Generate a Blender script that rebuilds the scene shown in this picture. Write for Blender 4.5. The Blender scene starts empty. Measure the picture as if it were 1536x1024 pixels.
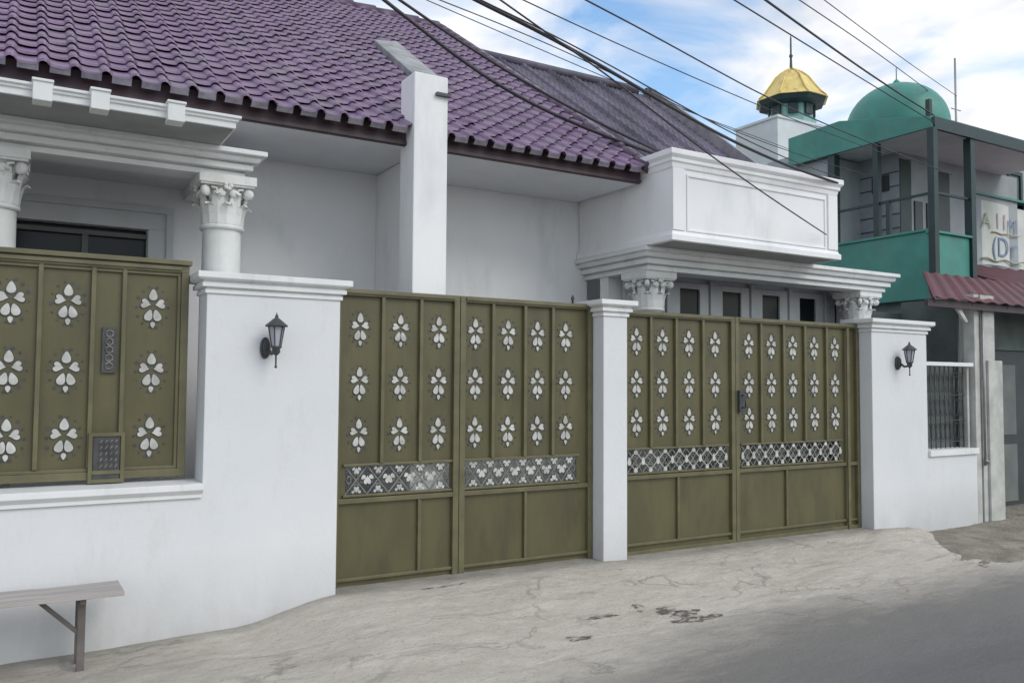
import bpy, bmesh, math, random
from mathutils import Vector, Matrix, noise
random.seed(7)
SC = bpy.context.scene
COL = SC.collection

# ------------------------------------------------------------------ materials
def newmat(name):
    m = bpy.data.materials.new(name); m.use_nodes = True
    nt = m.node_tree; b = nt.nodes['Principled BSDF']
    return m, nt, b
def N(nt, typ, **kw):
    n = nt.nodes.new(typ)
    for k, v in kw.items():
        if k.startswith('i_'): n.inputs[k[2:].replace('_', ' ')].default_value = v
        else: setattr(n, k, v)
    return n
def ramp(nt, fac, stops):
    r = nt.nodes.new('ShaderNodeValToRGB'); e = r.color_ramp.elements
    while len(e) < len(stops): e.new(0.5)
    for q, (p, c) in zip(e, stops):
        q.position = p; q.color = tuple(c)+(1,) if len(c) == 3 else c
    nt.links.new(fac, r.inputs[0]); return r
def mix(nt, fac, a, b, mode='MIX'):
    m = nt.nodes.new('ShaderNodeMix'); m.data_type = 'RGBA'; m.blend_type = mode
    for s, v in ((m.inputs[0], fac), (m.inputs[6], a), (m.inputs[7], b)):
        if hasattr(v, 'is_output'): nt.links.new(v, s)
        elif isinstance(v, (int, float)): s.default_value = v
        else: s.default_value = tuple(v)+(1,) if len(v) == 3 else v
    return m.outputs[2]
def noise_n(nt, scale, detail=5, rough=.55, stretch=None, dist=0):
    tc = nt.nodes.new('ShaderNodeNewGeometry')
    src = tc.outputs['Position']
    if stretch:
        mp = nt.nodes.new('ShaderNodeMapping'); mp.inputs['Scale'].default_value = stretch
        nt.links.new(src, mp.inputs[0]); src = mp.outputs[0]
    n = nt.nodes.new('ShaderNodeTexNoise'); n.inputs['Scale'].default_value = scale
    n.inputs['Detail'].default_value = detail; n.inputs['Roughness'].default_value = rough
    n.inputs['Distortion'].default_value = dist
    nt.links.new(src, n.inputs['Vector']); return n.outputs['Fac']
def bump(nt, b, h, strength=.3, dist=.01):
    bp = nt.nodes.new('ShaderNodeBump'); bp.inputs['Strength'].default_value = strength
    bp.inputs['Distance'].default_value = dist
    nt.links.new(h, bp.inputs['Height']); nt.links.new(bp.outputs[0], b.inputs['Normal'])

def surf(name, c1, c2=None, scale=3, rough=.7, metal=0, bstr=.15, bscale=60, bdist=.004, stretch=None, lo=.35, hi=.65, spec=.5, grime=None, gs=(1, 1, .25), gscale=5, glo=.55, ghi=.75):
    m, nt, b = newmat(name)
    c2 = c2 or tuple(x*.85 for x in c1)
    n = noise_n(nt, scale, stretch=stretch)
    r = ramp(nt, n, [(lo, c2), (hi, c1)])
    col = r.outputs[0]
    if grime:
        g = ramp(nt, noise_n(nt, gscale, 8, .65, stretch=gs), [(glo, (0, 0, 0)), (ghi, (1, 1, 1))])
        col = mix(nt, g.outputs[0], col, grime)
    nt.links.new(col, b.inputs['Base Color'])
    b.inputs['Roughness'].default_value = rough; b.inputs['Metallic'].default_value = metal
    b.inputs['Specular IOR Level'].default_value = spec
    if bstr: bump(nt, b, noise_n(nt, bscale, 4), bstr, bdist)
    return m

M = {}
M['white'] = surf('white_wall_paint', (.86, .86, .865), (.81, .815, .83), scale=1.3, rough=.75, bstr=.35, bscale=45, bdist=.003,
                  grime=(.60, .62, .63), gscale=2.2, gs=(1, 1, .35), glo=.52, ghi=.85)
# fence walls: same paint, with splash dirt near the pavement
def fence_paint():
    m, nt, b = newmat('fence_wall_paint')
    n = noise_n(nt, 1.1, 6)
    r = ramp(nt, n, [(.3, (.67, .685, .705)), (.7, (.725, .735, .75))])
    geo = nt.nodes.new('ShaderNodeNewGeometry'); sx = nt.nodes.new('ShaderNodeSeparateXYZ')
    nt.links.new(geo.outputs['Position'], sx.inputs[0])
    mr = nt.nodes.new('ShaderNodeMapRange'); mr.inputs[1].default_value = -.08; mr.inputs[2].default_value = .5
    mr.inputs[3].default_value = .95; mr.inputs[4].default_value = 0
    nt.links.new(sx.outputs[2], mr.inputs[0])
    n2 = noise_n(nt, 3.5, 8, .7, stretch=(1, 1, .6))
    mm = nt.nodes.new('ShaderNodeMath'); mm.operation = 'MULTIPLY'; nt.links.new(mr.outputs[0], mm.inputs[0]); nt.links.new(n2, mm.inputs[1])
    c = mix(nt, mm.outputs[0], r.outputs[0], (.36, .35, .33))
    n3 = ramp(nt, noise_n(nt, 2.4, 12, .8, stretch=(1.6, 1.6, .4)), [(.53, (0, 0, 0)), (.74, (.5, .5, .5))])
    c = mix(nt, n3.outputs[0], c, (.54, .54, .53))
    n4 = ramp(nt, noise_n(nt, 7, 9, .75), [(.56, (0, 0, 0)), (.72, (.35, .35, .35))])
    c = mix(nt, n4.outputs[0], c, (.58, .58, .56))
    nt.links.new(c, b.inputs['Base Color']); b.inputs['Roughness'].default_value = .8
    bump(nt, b, noise_n(nt, 30, 6), .4, .004)
    return m
M['fence'] = fence_paint()
M['trim'] = surf('white_trim_paint', (.79, .80, .80), (.71, .725, .72), scale=2.5, rough=.6, bstr=.15, grime=(.5, .52, .5), gscale=6, gs=(1, 1, .3), glo=.56, ghi=.85)
M['column'] = surf('cream_column_paint', (.77, .78, .76), (.69, .70, .68), scale=6, rough=.6, bstr=.2, grime=(.52, .52, .47), gscale=9, glo=.55, ghi=.8)
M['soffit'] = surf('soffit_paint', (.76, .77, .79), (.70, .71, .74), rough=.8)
M['undershade'] = surf('shade_toned_underside', (.34, .35, .35), (.27, .28, .28), scale=3, rough=.9)  # darker grey carries painted shade for the overhang undersides
M['olive'] = surf('olive_gate_paint', (.118, .106, .048), (.088, .080, .038), scale=4, rough=.45, bstr=.12, bscale=25, stretch=(1, 1, .4), grime=(.072, .058, .035), gscale=5, glo=.52, ghi=.75)
M['olive_bar'] = surf('olive_bar_paint', (.152, .138, .072), (.110, .100, .054), scale=6, rough=.42, bstr=.08, grime=(.11, .075, .05), gscale=9, gs=(1, 1, .4), glo=.6, ghi=.8)
M['petal'] = surf('cream_petal_enamel', (.60, .60, .57), (.38, .38, .355), scale=11, rough=.5, bstr=.1)
M['agedpetal'] = surf('dulled_enamel', (.52, .51, .46), (.28, .27, .24), scale=12, rough=.6)
M['iron'] = surf('dark_iron', (.075, .077, .08), (.042, .044, .047), scale=15, rough=.5, bstr=.1)
M['fret'] = surf('grey_iron_fretwork', (.24, .24, .22), (.13, .13, .12), scale=20, rough=.5, bstr=.1)
M['roof'] = surf('purple_roof_tile', (.230, .145, .255), (.125, .076, .148), scale=5, rough=.42, bstr=.25, bscale=80, lo=.3, hi=.7, grime=(.20, .18, .21), gscale=2.3, gs=(1, 1, 1), glo=.5, ghi=.8)
M['roofcap'] = surf('purple_ridge_cap', (.11, .07, .12), (.07, .045, .08), scale=5, rough=.45)
M['lip'] = surf('mortared_tile_lip', (.26, .25, .28), (.18, .16, .2), scale=20, rough=.8)
M['sheet'] = surf('weathered_grey_sheet', (.155, .135, .185), (.095, .082, .12), scale=1.6, rough=.6, bstr=.15, grime=(.06, .06, .07), gscale=3, gs=(1, .3, .3), glo=.5, ghi=.75)
M['verge'] = surf('pale_verge_cement', (.33, .31, .34), (.22, .21, .23), scale=6, rough=.85)
M['fascia'] = surf('maroon_fascia_paint', (.075, .04, .05), (.045, .026, .034), scale=4, rough=.5, stretch=(.3, 1, 3))
M['moss'] = surf('mossy_render', (.36, .37, .38), (.2, .21, .21), scale=5, rough=.9, bstr=.5, bscale=30)
M['wood'] = surf('weathered_bench_wood', (.46, .43, .41), (.30, .275, .26), scale=6, rough=.85, bstr=.5, bscale=40, stretch=(.12, 1.6, 1.6))
M['woodleg'] = surf('old_bench_leg_wood', (.17, .15, .14), (.10, .09, .085), scale=8, rough=.85, bstr=.4)
M['green'] = surf('mosque_green_paint', (.055, .265, .215), (.036, .195, .16), scale=1.6, rough=.5, grime=(.07, .18, .16), gscale=2, gs=(1, 1, .3), glo=.5, ghi=.8)
M['greendark'] = surf('dark_green_metal', (.016, .04, .043), (.011, .028, .03), scale=4, rough=.5)
M['paleteal'] = surf('pale_teal_paint', (.24, .44, .40), (.18, .35, .32), scale=2, rough=.6)
M['gold'] = surf('gold_dome_sheet', (.82, .67, .25), (.66, .49, .15), scale=4, rough=.42, metal=.25, grime=(.42, .2, .08), gscale=3, glo=.56, ghi=.72)
M['pale'] = surf('pale_mosque_wall', (.37, .40, .42), (.29, .32, .34), scale=1.5, rough=.85, grime=(.25, .27, .28), gscale=1.5, glo=.5, ghi=.8)
M['tower'] = surf('minaret_wall_paint', (.62, .66, .67), (.52, .56, .57), scale=1.2, rough=.85)
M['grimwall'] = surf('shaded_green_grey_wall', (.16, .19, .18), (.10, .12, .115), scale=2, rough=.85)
M['cementpost'] = surf('off_white_post_paint', (.55, .56, .53), (.42, .43, .40), scale=5, rough=.8, grime=(.28, .28, .25), gscale=4, glo=.5, ghi=.8)
M['red'] = surf('red_awning_sheet', (.12, .02, .028), (.07, .015, .02), scale=3, rough=.55, grime=(.08, .035, .038), gscale=4, glo=.5, ghi=.75)
M['banner'] = surf('faded_banner_cloth', (.66, .66, .63), (.56, .58, .58), scale=2.4, rough=.8, grime=(.50, .56, .47), gscale=1.8, glo=.5, ghi=.7)
M['darkdoor'] = surf('dark_blue_grey_door', (.04, .05, .055), (.028, .034, .038), rough=.5)
M['greydoor'] = surf('grey_green_door_panel', (.15, .17, .16), (.11, .125, .12), rough=.6)
M['wire'] = surf('black_cable', (.045, .038, .045), (.03, .027, .03), rough=.6, bstr=0)
M['steel'] = surf('galvanised_steel', (.35, .35, .36), (.25, .25, .26), rough=.4, metal=.6)
M['frame'] = surf('grey_white_frame_paint', (.60, .62, .64), (.54, .56, .58), rough=.55, scale=3)
def flat(name, c, r=.6): return surf(name, c, tuple(x*.8 for x in c), scale=5, rough=r)
for k, c in dict(ink_green=(.38, .43, .32), ink_pink=(.55, .42, .43), ink_blue=(.22, .30, .42), ink_grey=(.20, .29, .42), ink_yellow=(.6, .52, .3)).items():
    M[k] = flat('banner_'+k, c)
def glass(name, c=(.012, .018, .022)):
    m, nt, b = newmat(name); b.inputs['Base Color'].default_value = c+(1,)
    b.inputs['Roughness'].default_value = .2; b.inputs['Specular IOR Level'].default_value = .2
    bump(nt, b, noise_n(nt, 3, 2), .04, .01)
    return m
M['glass'] = glass('dark_window_glass')
m, nt, b = newmat('frosted_lamp_glass'); b.inputs['Base Color'].default_value = (.42, .43, .48, 1); b.inputs['Roughness'].default_value = .25
M['lampglass'] = m

def paving(name):
    """worn concrete apron that fades into dusty asphalt along the street edge; shared by both sheets"""
    m, nt, b = newmat(name)
    def math_(op, x, y=None, clamp=False):
        n = nt.nodes.new('ShaderNodeMath'); n.operation = op; n.use_clamp = clamp
        for i, v in enumerate((x, y)):
            if v is None: continue
            if hasattr(v, 'is_output'): nt.links.new(v, n.inputs[i])
            else: n.inputs[i].default_value = v
        return n.outputs[0]
    geo = nt.nodes.new('ShaderNodeNewGeometry'); sx = nt.nodes.new('ShaderNodeSeparateXYZ'); nt.links.new(geo.outputs['Position'], sx.inputs[0])
    X, Y = sx.outputs[0], sx.outputs[1]
    c = ramp(nt, noise_n(nt, 1.9, 12, .7, stretch=(.6, 1.2, 1), dist=.5), [(.25, (.42, .38, .32)), (.42, (.54, .495, .43)), (.6, (.60, .555, .49)), (.8, (.65, .61, .545))]).outputs[0]
    streak = ramp(nt, noise_n(nt, 4.0, 14, .78, stretch=(.3, 1.6, 1), dist=.7), [(.34, (.8, .8, .8)), (.47, (0, 0, 0))]).outputs[0]
    c = mix(nt, mix(nt, .3, streak, (0, 0, 0)), c, (.23, .21, .185))
    st2 = ramp(nt, noise_n(nt, 14.0, 12, .8, stretch=(.5, 1.3, 1), dist=.3), [(.5, (0, 0, 0)), (.68, (.7, .7, .7))]).outputs[0]
    c = mix(nt, st2, c, (.68, .64, .57))
    st3 = ramp(nt, noise_n(nt, 26.0, 10, .8, stretch=(.6, 1.3, 1)), [(.32, (.75, .75, .75)), (.46, (0, 0, 0))]).outputs[0]
    c = mix(nt, st3, c, (.33, .30, .26))
    mp = nt.nodes.new('ShaderNodeMapping'); mp.inputs['Scale'].default_value = (.45, 1.5, 1)
    nd = nt.nodes.new('ShaderNodeTexNoise'); nd.inputs['Scale'].default_value = 3; nd.inputs['Detail'].default_value = 6
    nt.links.new(geo.outputs['Position'], nd.inputs['Vector'])
    nt.links.new(mix(nt, .5, geo.outputs['Position'], nd.outputs['Color'], 'ADD'), mp.inputs[0])
    v = nt.nodes.new('ShaderNodeTexVoronoi'); v.feature = 'DISTANCE_TO_EDGE'; v.inputs['Scale'].default_value = 1.0
    nt.links.new(mp.outputs[0], v.inputs['Vector'])
    cr = ramp(nt, v.outputs['Distance'], [(.004, (1, 1, 1)), (.016, (0, 0, 0))]).outputs[0]
    brk = ramp(nt, noise_n(nt, 1.9, 4), [(.45, (0, 0, 0)), (.58, (.5, .5, .5))]).outputs[0]
    c = mix(nt, mix(nt, 1., cr, brk, 'MULTIPLY'), c, (.2, .185, .165))
    sp = ramp(nt, noise_n(nt, 38, 5, .65), [(.30, (.8, .8, .8)), (.38, (0, 0, 0))]).outputs[0]
    c = mix(nt, sp, c, (.25, .23, .205))
    # patchy darker tone at the foot of walls and gates
    ft = math_('MULTIPLY', math_('MULTIPLY', math_('ADD', Y, .17, True), 5.5, True), noise_n(nt, 4, 7, .65))
    c = mix(nt, math_('MULTIPLY', ft, 1.1, True), c, (.2, .19, .17))
    # shade round the bench, painted as a darker left end of the apron
    lf = math_('MULTIPLY', math_('MULTIPLY', math_('SUBTRACT', 1.3, X), .6, True), noise_n(nt, 2.2, 6, .6))
    c = mix(nt, lf, c, (.24, .225, .205))
    # asphalt
    a = ramp(nt, noise_n(nt, 1.0, 8, .6, stretch=(.3, 1, 1)), [(.3, (.13, .131, .136)), (.7, (.19, .188, .187))]).outputs[0]
    g = ramp(nt, noise_n(nt, 70, 4, .75), [(.35, (0, 0, 0)), (.75, (1, 1, 1))]).outputs[0]
    a = mix(nt, mix(nt, .6, g, (0, 0, 0)), a, (.24, .235, .225))
    # dusty film near the edge, blend along a wavering line
    e = math_('SUBTRACT', Y, math_('MULTIPLY', math_('MAXIMUM', math_('SUBTRACT', 4.6, X), 0.), -.32))
    e = math_('ADD', e, 1.42)
    w1 = math_('MULTIPLY', math_('SUBTRACT', noise_n(nt, 1.6, 9, .68, stretch=(.5, 1, 1)), .5), .95)
    w2 = math_('MULTIPLY', math_('SUBTRACT', noise_n(nt, 9, 7, .7, stretch=(.4, 1.3, 1)), .5), .5)
    t = math_('ADD', math_('ADD', e, w1), w2)
    film = ramp(nt, math_('ADD', math_('MULTIPLY', t, .45), .62), [(0, (0, 0, 0)), (.75, (.8, .8, .8))]).outputs[0]
    a = mix(nt, film, a, (.32, .30, .265))
    t2 = ramp(nt, math_('ADD', math_('MULTIPLY', t, .7), .5), [(.2, (0, 0, 0)), (.75, (1, 1, 1))]).outputs[0]
    c = mix(nt, t2, a, c)
    nt.links.new(c, b.inputs['Base Color']); b.inputs['Roughness'].default_value = .92; b.inputs['Specular IOR Level'].default_value = .3
    hh = mix(nt, .5, noise_n(nt, 5.0, 14, .75, stretch=(.35, 1.5, 1), dist=.7), noise_n(nt, 45, 8, .75))
    bump(nt, b, hh, .9, .04)
    return m
M['concrete'] = paving('worn_concrete')
M['asphalt'] = paving('dusty_street')
M['dirt'] = surf('brown_verge_dirt', (.30, .27, .22), (.19, .17, .14), scale=4, rough=.95, bstr=.8, bscale=25, bdist=.03, grime=(.12, .13, .08), gscale=6, gs=(1, 1, 1), glo=.56, ghi=.7)
M['earth'] = surf('dull_ground', (.22, .21, .19), (.16, .15, .14), scale=.4, rough=.95)
def stain_mat():
    m, nt, b = newmat('dark_wet_stain')
    b.inputs['Base Color'].default_value = (.10, .09, .078, 1); b.inputs['Roughness'].default_value = .8
    al = ramp(nt, noise_n(nt, 22, 8, .75, stretch=(.6, 1.4, 1)), [(.44, (0, 0, 0)), (.56, (.85, .85, .85))])
    nt.links.new(al.outputs[0], b.inputs['Alpha']); return m
M['stain'] = stain_mat()

# ------------------------------------------------------------------ mesh builder
class MB:
    def __init__(s): s.v = []; s.f = []; s.m = []; s.mi = 0; s.sm = []; s.smooth = False
    def add(s, vs, fs):
        o = len(s.v); s.v += [tuple(v) for v in vs]
        for f in fs: s.f.append([o+i for i in f]); s.m.append(s.mi); s.sm.append(s.smooth)
        return s
    def box(s, x0, x1, y0, y1, z0, z1):
        vs = [(x, y, z) for x in (x0, x1) for y in (y0, y1) for z in (z0, z1)]
        return s.add(vs, [(0, 1, 3, 2), (4, 6, 7, 5), (0, 4, 5, 1), (2, 3, 7, 6), (0, 2, 6, 4), (1, 5, 7, 3)])
    def bar(s, a, b, w, h=None, up=(0, 0, 1)):
        h = h or w; a = Vector(a); b = Vector(b); d = (b-a).normalized(); up = Vector(up)
        if abs(d.dot(up)) > .98: up = Vector((0, 1, 0))
        r = d.cross(up).normalized()*w/2; u = r.cross(d).normalized()*h/2
        vs = [p+i*r+j*u for p in (a, b) for i, j in ((-1, -1), (1, -1), (1, 1), (-1, 1))]
        return s.add(vs, [(0, 3, 2, 1), (4, 5, 6, 7), (0, 1, 5, 4), (1, 2, 6, 5), (2, 3, 7, 6), (3, 0, 4, 7)])
    def tube(s, pts, r, n=8, cap=True):
        pts = [Vector(p) for p in pts]; o = len(s.v); rs = r if isinstance(r, (list, tuple)) else [r]*len(pts)
        ref = Vector((0, 0, 1)); vs = []; fs = []
        for i, p in enumerate(pts):
            d = (pts[min(i+1, len(pts)-1)]-pts[max(i-1, 0)]).normalized()
            q = ref if abs(d.dot(ref)) < .95 else Vector((0, 1, 0))
            a = d.cross(q).normalized(); b = a.cross(d)
            for k in range(n):
                t = 2*math.pi*k/n; vs.append(p+rs[i]*(math.cos(t)*a+math.sin(t)*b))
        for i in range(len(pts)-1):
            for k in range(n):
                k2 = (k+1) % n; fs.append((i*n+k, i*n+k2, (i+1)*n+k2, (i+1)*n+k))
        if cap: fs += [tuple(range(n)), tuple(reversed(range((len(pts)-1)*n, len(pts)*n)))]
        sm = s.smooth; s.smooth = True; s.add(vs, fs); s.smooth = sm; return s
    def lathe(s, prof, c=(0, 0, 0), n=24, smooth=True, rot=0, flute=0):
        c = Vector(c); vs = []; fs = []
        for r, z in prof:
            for k in range(n):
                t = 2*math.pi*k/n+rot; rr = r*(1-flute*(k % 2)); vs.append(c+Vector((rr*math.cos(t), rr*math.sin(t), z)))
        for i in range(len(prof)-1):
            for k in range(n):
                k2 = (k+1) % n; fs.append((i*n+k, i*n+k2, (i+1)*n+k2, (i+1)*n+k))
        fs += [tuple(reversed(range(n))), tuple(range((len(prof)-1)*n, len(prof)*n))]
        sm = s.smooth; s.smooth = smooth; s.add(vs, fs); s.smooth = sm; return s
    def poly_y(s, pts, y0, y1):
        """prism: outline in x-z, extruded y0..y1 (y0 = front)"""
        n = len(pts); vs = [(x, y0, z) for x, z in pts]+[(x, y1, z) for x, z in pts]
        fs = [tuple(range(n)), tuple(reversed(range(n, 2*n)))]+[(i, (i+1) % n+0, (i+1) % n+n, i+n) for i in range(n)]
        return s.add(vs, fs)
    def poly_x(s, pts, x0, x1):
        n = len(pts); vs = [(x0, y, z) for y, z in pts]+[(x1, y, z) for y, z in pts]
        fs = [tuple(range(n)), tuple(reversed(range(n, 2*n)))]+[(i, (i+1) % n, (i+1) % n+n, i+n) for i in range(n)]
        return s.add(vs, fs)
    def sweep(s, prof, path, closed=False, side=1):
        """moulding: profile (out, z) swept along plan path; out is to the right of travel * side"""
        P = [Vector(p) for p in path]; n = len(P); rings = []
        for i in range(n):
            a = (P[i]-P[i-1]).normalized() if (i > 0 or closed) else None
            b = (P[(i+1) % n]-P[i]).normalized() if (i < n-1 or closed) else None
            a = a or b; b = b or a
            na = Vector((a.y, -a.x))*side; nb = Vector((b.y, -b.x))*side
            m = (na+nb); m = m/m.dot(na) if m.length > 1e-6 else na
            rings.append([(P[i].x+m.x*o, P[i].y+m.y*o, z) for o, z in prof])
        k = len(prof); vs = [v for r in rings for v in r]; fs = []
        for i in range(n if closed else n-1):
            j = (i+1) % n
            for q in range(k):
                q2 = (q+1) % k; fs.append((i*k+q, j*k+q, j*k+q2, i*k+q2))
        if not closed: fs += [tuple(range(k)), tuple(reversed(range((n-1)*k, n*k)))]
        return s.add(vs, fs)
    def build(s, name, mats, parent=None, bevel=0, fix=True):
        me = bpy.data.meshes.new(name); me.from_pydata(s.v, [], s.f); me.update()
        for m in (mats if isinstance(mats, (list, tuple)) else [mats]): me.materials.append(M[m])
        me.polygons.foreach_set('material_index', s.m); me.polygons.foreach_set('use_smooth', s.sm)
        if fix:
            bm = bmesh.new(); bm.from_mesh(me); bmesh.ops.recalc_face_normals(bm, faces=bm.faces); bm.to_mesh(me); bm.free()
        o = bpy.data.objects.new(name, me); COL.objects.link(o)
        if parent is not None:
            o.parent = parent; o.matrix_parent_inverse = Matrix.Translation(-parent.location)
        if bevel:
            b = o.modifiers.new('bevel', 'BEVEL'); b.width = bevel; b.segments = 2; b.limit_method = 'ANGLE'; b.angle_limit = math.radians(40)
        return o
def empty(name, loc, label=None, cat=None, group=None):
    o = bpy.data.objects.new(name, None); COL.objects.link(o); o.location = loc; o.empty_display_size = .1
    if label: tag(o, label, cat, group)
    return o
def tag(o, label, cat, group=None):
    o['label'] = label; o['category'] = cat
    if group: o['group'] = group
    return o
def struct(o, kind='structure'): o['kind'] = kind; return o
def copy_tree(o, parent=None):
    c = o.copy(); COL.objects.link(c)
    if parent is not None: c.parent = parent
    for ch in [q for q in bpy.data.objects if q.parent == o]: copy_tree(ch, c)
    return c

# ------------------------------------------------------------------ ground
ROAD = -.10
def sstep(a, b, x):
    t = max(0, min(1, (x-a)/(b-a))); return t*t*(3-2*t)
def wallz(x):   # height of the pavement where it meets the fence
    return -.075+.03*sstep(.3, 1.4, x)+.135*sstep(1.3, 2.1, x)-.03*sstep(4.2, 5, x)-.03*sstep(7.9, 9, x)-.0*x
def pavez(x, y):
    w = wallz(x); e = -.115
    yy = -y; edge = 1.55 + .6*sstep(3.4, 2.2, x) + 1.2*sstep(1.6, 0, x)
    t = sstep(0, edge, yy) if yy < edge else 1
    z = w*(1-t)+e*t if yy >= 0 else w
    n = noise.fractal(Vector((x*1.1, y*2.2, 0)), .8, 2., 5)*.016+noise.fractal(Vector((x*3.2, y*8, 3)), .55, 2., 5)*.0065+.006*abs(noise.noise(Vector((x*2.2+y*1.5, y*6, 8))))
    return z+n*(1 if yy > .05 else .3) - (.02*sstep(edge, edge+.5, yy))
def grid(x0, x1, y0, y1, nx, ny, zf, keep=None):
    mb = MB(); mb.smooth = True
    vs = [(x0+(x1-x0)*i/nx, y0+(y1-y0)*j/ny) for i in range(nx+1) for j in range(ny+1)]
    fs = []
    for i in range(nx):
        for j in range(ny):
            a = i*(ny+1)+j
            cx, cy = (vs[a][0]+vs[a+ny+2][0])/2, (vs[a][1]+vs[a+ny+2][1])/2
            if keep is None or keep(cx, cy): fs.append((a, a+ny+1, a+ny+2, a+1))
    mb.add([(x, y, zf(x, y)) for x, y in vs], fs); return mb
def pave_edge(y): return 8.62-.55*sstep(-.15, -.9, y)+.5*sstep(-.9, -1.6, y)+.05*noise.noise(Vector((y*5, 2, 0)))
struct(grid(-6, 9.4, -3.2, .28, 520, 150, pavez, lambda x, y: x < pave_edge(y)).build('pavement', 'concrete', fix=False))
def dirtz(x, y):
    n = noise.fractal(Vector((x*2.5, y*3, 1)), .8, 2., 5)*.022
    return -.045+n+.03*sstep(9.2, 11, x)*sstep(-.9, -.2, y)-.075*sstep(-.75, -1.5, y)
struct(grid(7.9, 15, -2.2, 1.6, 150, 70, dirtz, lambda x, y: x > 7.95).build('dirt_verge', 'dirt', fix=False))
mb = MB(); mb.add([(-120, -60, ROAD), (160, -60, ROAD), (160, -1.05, ROAD), (-120, -1.05, ROAD)], [(0, 1, 2, 3)])
struct(mb.build('road', 'asphalt', fix=False))
mb = MB(); mb.add([(-400, -400, -.14), (400, -400, -.14), (400, 400, -.14), (-400, 400, -.14)], [(0, 1, 2, 3)])
struct(mb.build('ground', 'earth', fix=False))
mb = MB(); mb.box(-6, 9.0, .285, 1.495, -.13, .035)
struct(mb.build('yard_floor', 'cementpost'))
# dark stains on the pavement: irregular thin patches that follow the slab
def stain(cx, cy, rx, ry, seed, name='stain'):
    mb = MB(); n = 40; pts = []
    for k in range(n):
        t = 2*math.pi*k/n; r = 1+.55*noise.fractal(Vector((math.cos(t)*1.3, math.sin(t)*1.3, seed)), .9, 2, 4)
        pts.append((cx+rx*r*math.cos(t), cy+ry*r*math.sin(t)))
    vs = [(cx, cy, pavez(cx, cy)+.004)]
    for q in (.5, 1):
        for x, y in pts:
            X, Y = cx+(x-cx)*q, cy+(y-cy)*q; vs.append((X, Y, pavez(X, Y)+.0045))
    fs = [(0, 1+k, 1+(k+1) % n) for k in range(n)]+[(1+k, 1+n+k, 1+n+(k+1) % n, 1+(k+1) % n) for k in range(n)]
    mb.add(vs, fs); return mb
mb = MB()
for a in ((4.22, -1.06, .10, .06, 1), (4.33, -1.14, .13, .05, 2), (4.28, -1.24, .17, .055, 3), (4.46, -1.25, .10, .04, 4), (4.05, -.93, .05, .035, 5), (4.02, -1.0, .035, .02, 6), (4.36, -1.36, .05, .02, 8), (3.3, -1.22, .10, .04, 9), (3.66, -1.0, .16, .018, 10), (2.84, -.17, .17, .022, 11), (3.72, -1.6, .05, .02, 12)):
    q = stain(*a); mb.add(q.v, q.f)
struct(mb.build('pavement_stains', 'stain', fix=False), 'stuff')

# ------------------------------------------------------------------ house
house = empty('house', (4, 1.5, 0), 'white single storey house with purple tiled roof behind the olive gates', 'house')
# main wall with a window opening on the left, at y 1.5
WY = 1.5
mb = MB()
WX0, WX1, WZ0, WZ1 = -1.15, .93, 1.0, 2.83
mb.box(-6, WX0, WY, WY+.18, 0, 3.75); mb.box(WX1, 5.33, WY, WY+.18, 0, 3.75)
mb.box(WX0, WX1, WY, WY+.18, WZ1, 3.75); mb.box(WX0, WX1, WY, WY+.18, 0, WZ0)
mb.box(5.2, 9.35, WY+.9, WY+1.08, 0, 3.4)           # recessed back wall of the porch
mb.box(5.02, 5.2, WY+.18, 6, 0, 3.75)               # side
mb.build('wall', 'white', house)
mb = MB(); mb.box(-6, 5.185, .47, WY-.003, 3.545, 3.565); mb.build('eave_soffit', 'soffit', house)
mb = MB(); mb.box(-6, 5.19, .43, .465, 3.54, 3.70); mb.box(-6, 5.19, .415, .43, 3.545, 3.575); mb.build('fascia', 'fascia', house)
# window in left porch
w = empty('window', (.0, WY, 1.9)); w.parent = house; w.matrix_parent_inverse = Matrix.Translation(-house.location)
mb = MB()
mb.box(WX0-.17, WX1+.17, WY-.035, WY-.002, WZ1, WZ1+.17); mb.box(WX1, WX1+.17, WY-.035, WY-.002, WZ0-.1, WZ1)
mb.box(WX0-.17, WX0, WY-.035, WY-.002, WZ0-.1, WZ1)
mb.box(WX0-.19, WX1+.19, WY-.055, WY-.035, WZ1+.135, WZ1+.19); mb.box(WX1+.135, WX1+.19, WY-.055, WY-.035, WZ0-.1, WZ1+.135)
f = mb.build('window_frame', 'frame', None, .004)
f.parent = w; f.matrix_parent_inverse = Matrix.Translation(-w.location)
mb = MB(); mb.box(WX0, WX1, WY+.09, WY+.10, WZ0, WZ1)
g = mb.build('pane', 'glass'); g.parent = w; g.matrix_parent_inverse = Matrix.Translation(-w.location)
mb = MB(); mb.box(.455, .5, WY+.045, WY+.09, WZ0, WZ1-.07); mb.box(-.35, -.305, WY+.045, WY+.09, WZ0, WZ1-.07); mb.box(WX0, WX1, WY+.04, WY+.09, WZ1-.07, WZ1-.035)
g = mb.build('mullion', 'greydoor'); g.parent = w; g.matrix_parent_inverse = Matrix.Translation(-w.location)

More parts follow.
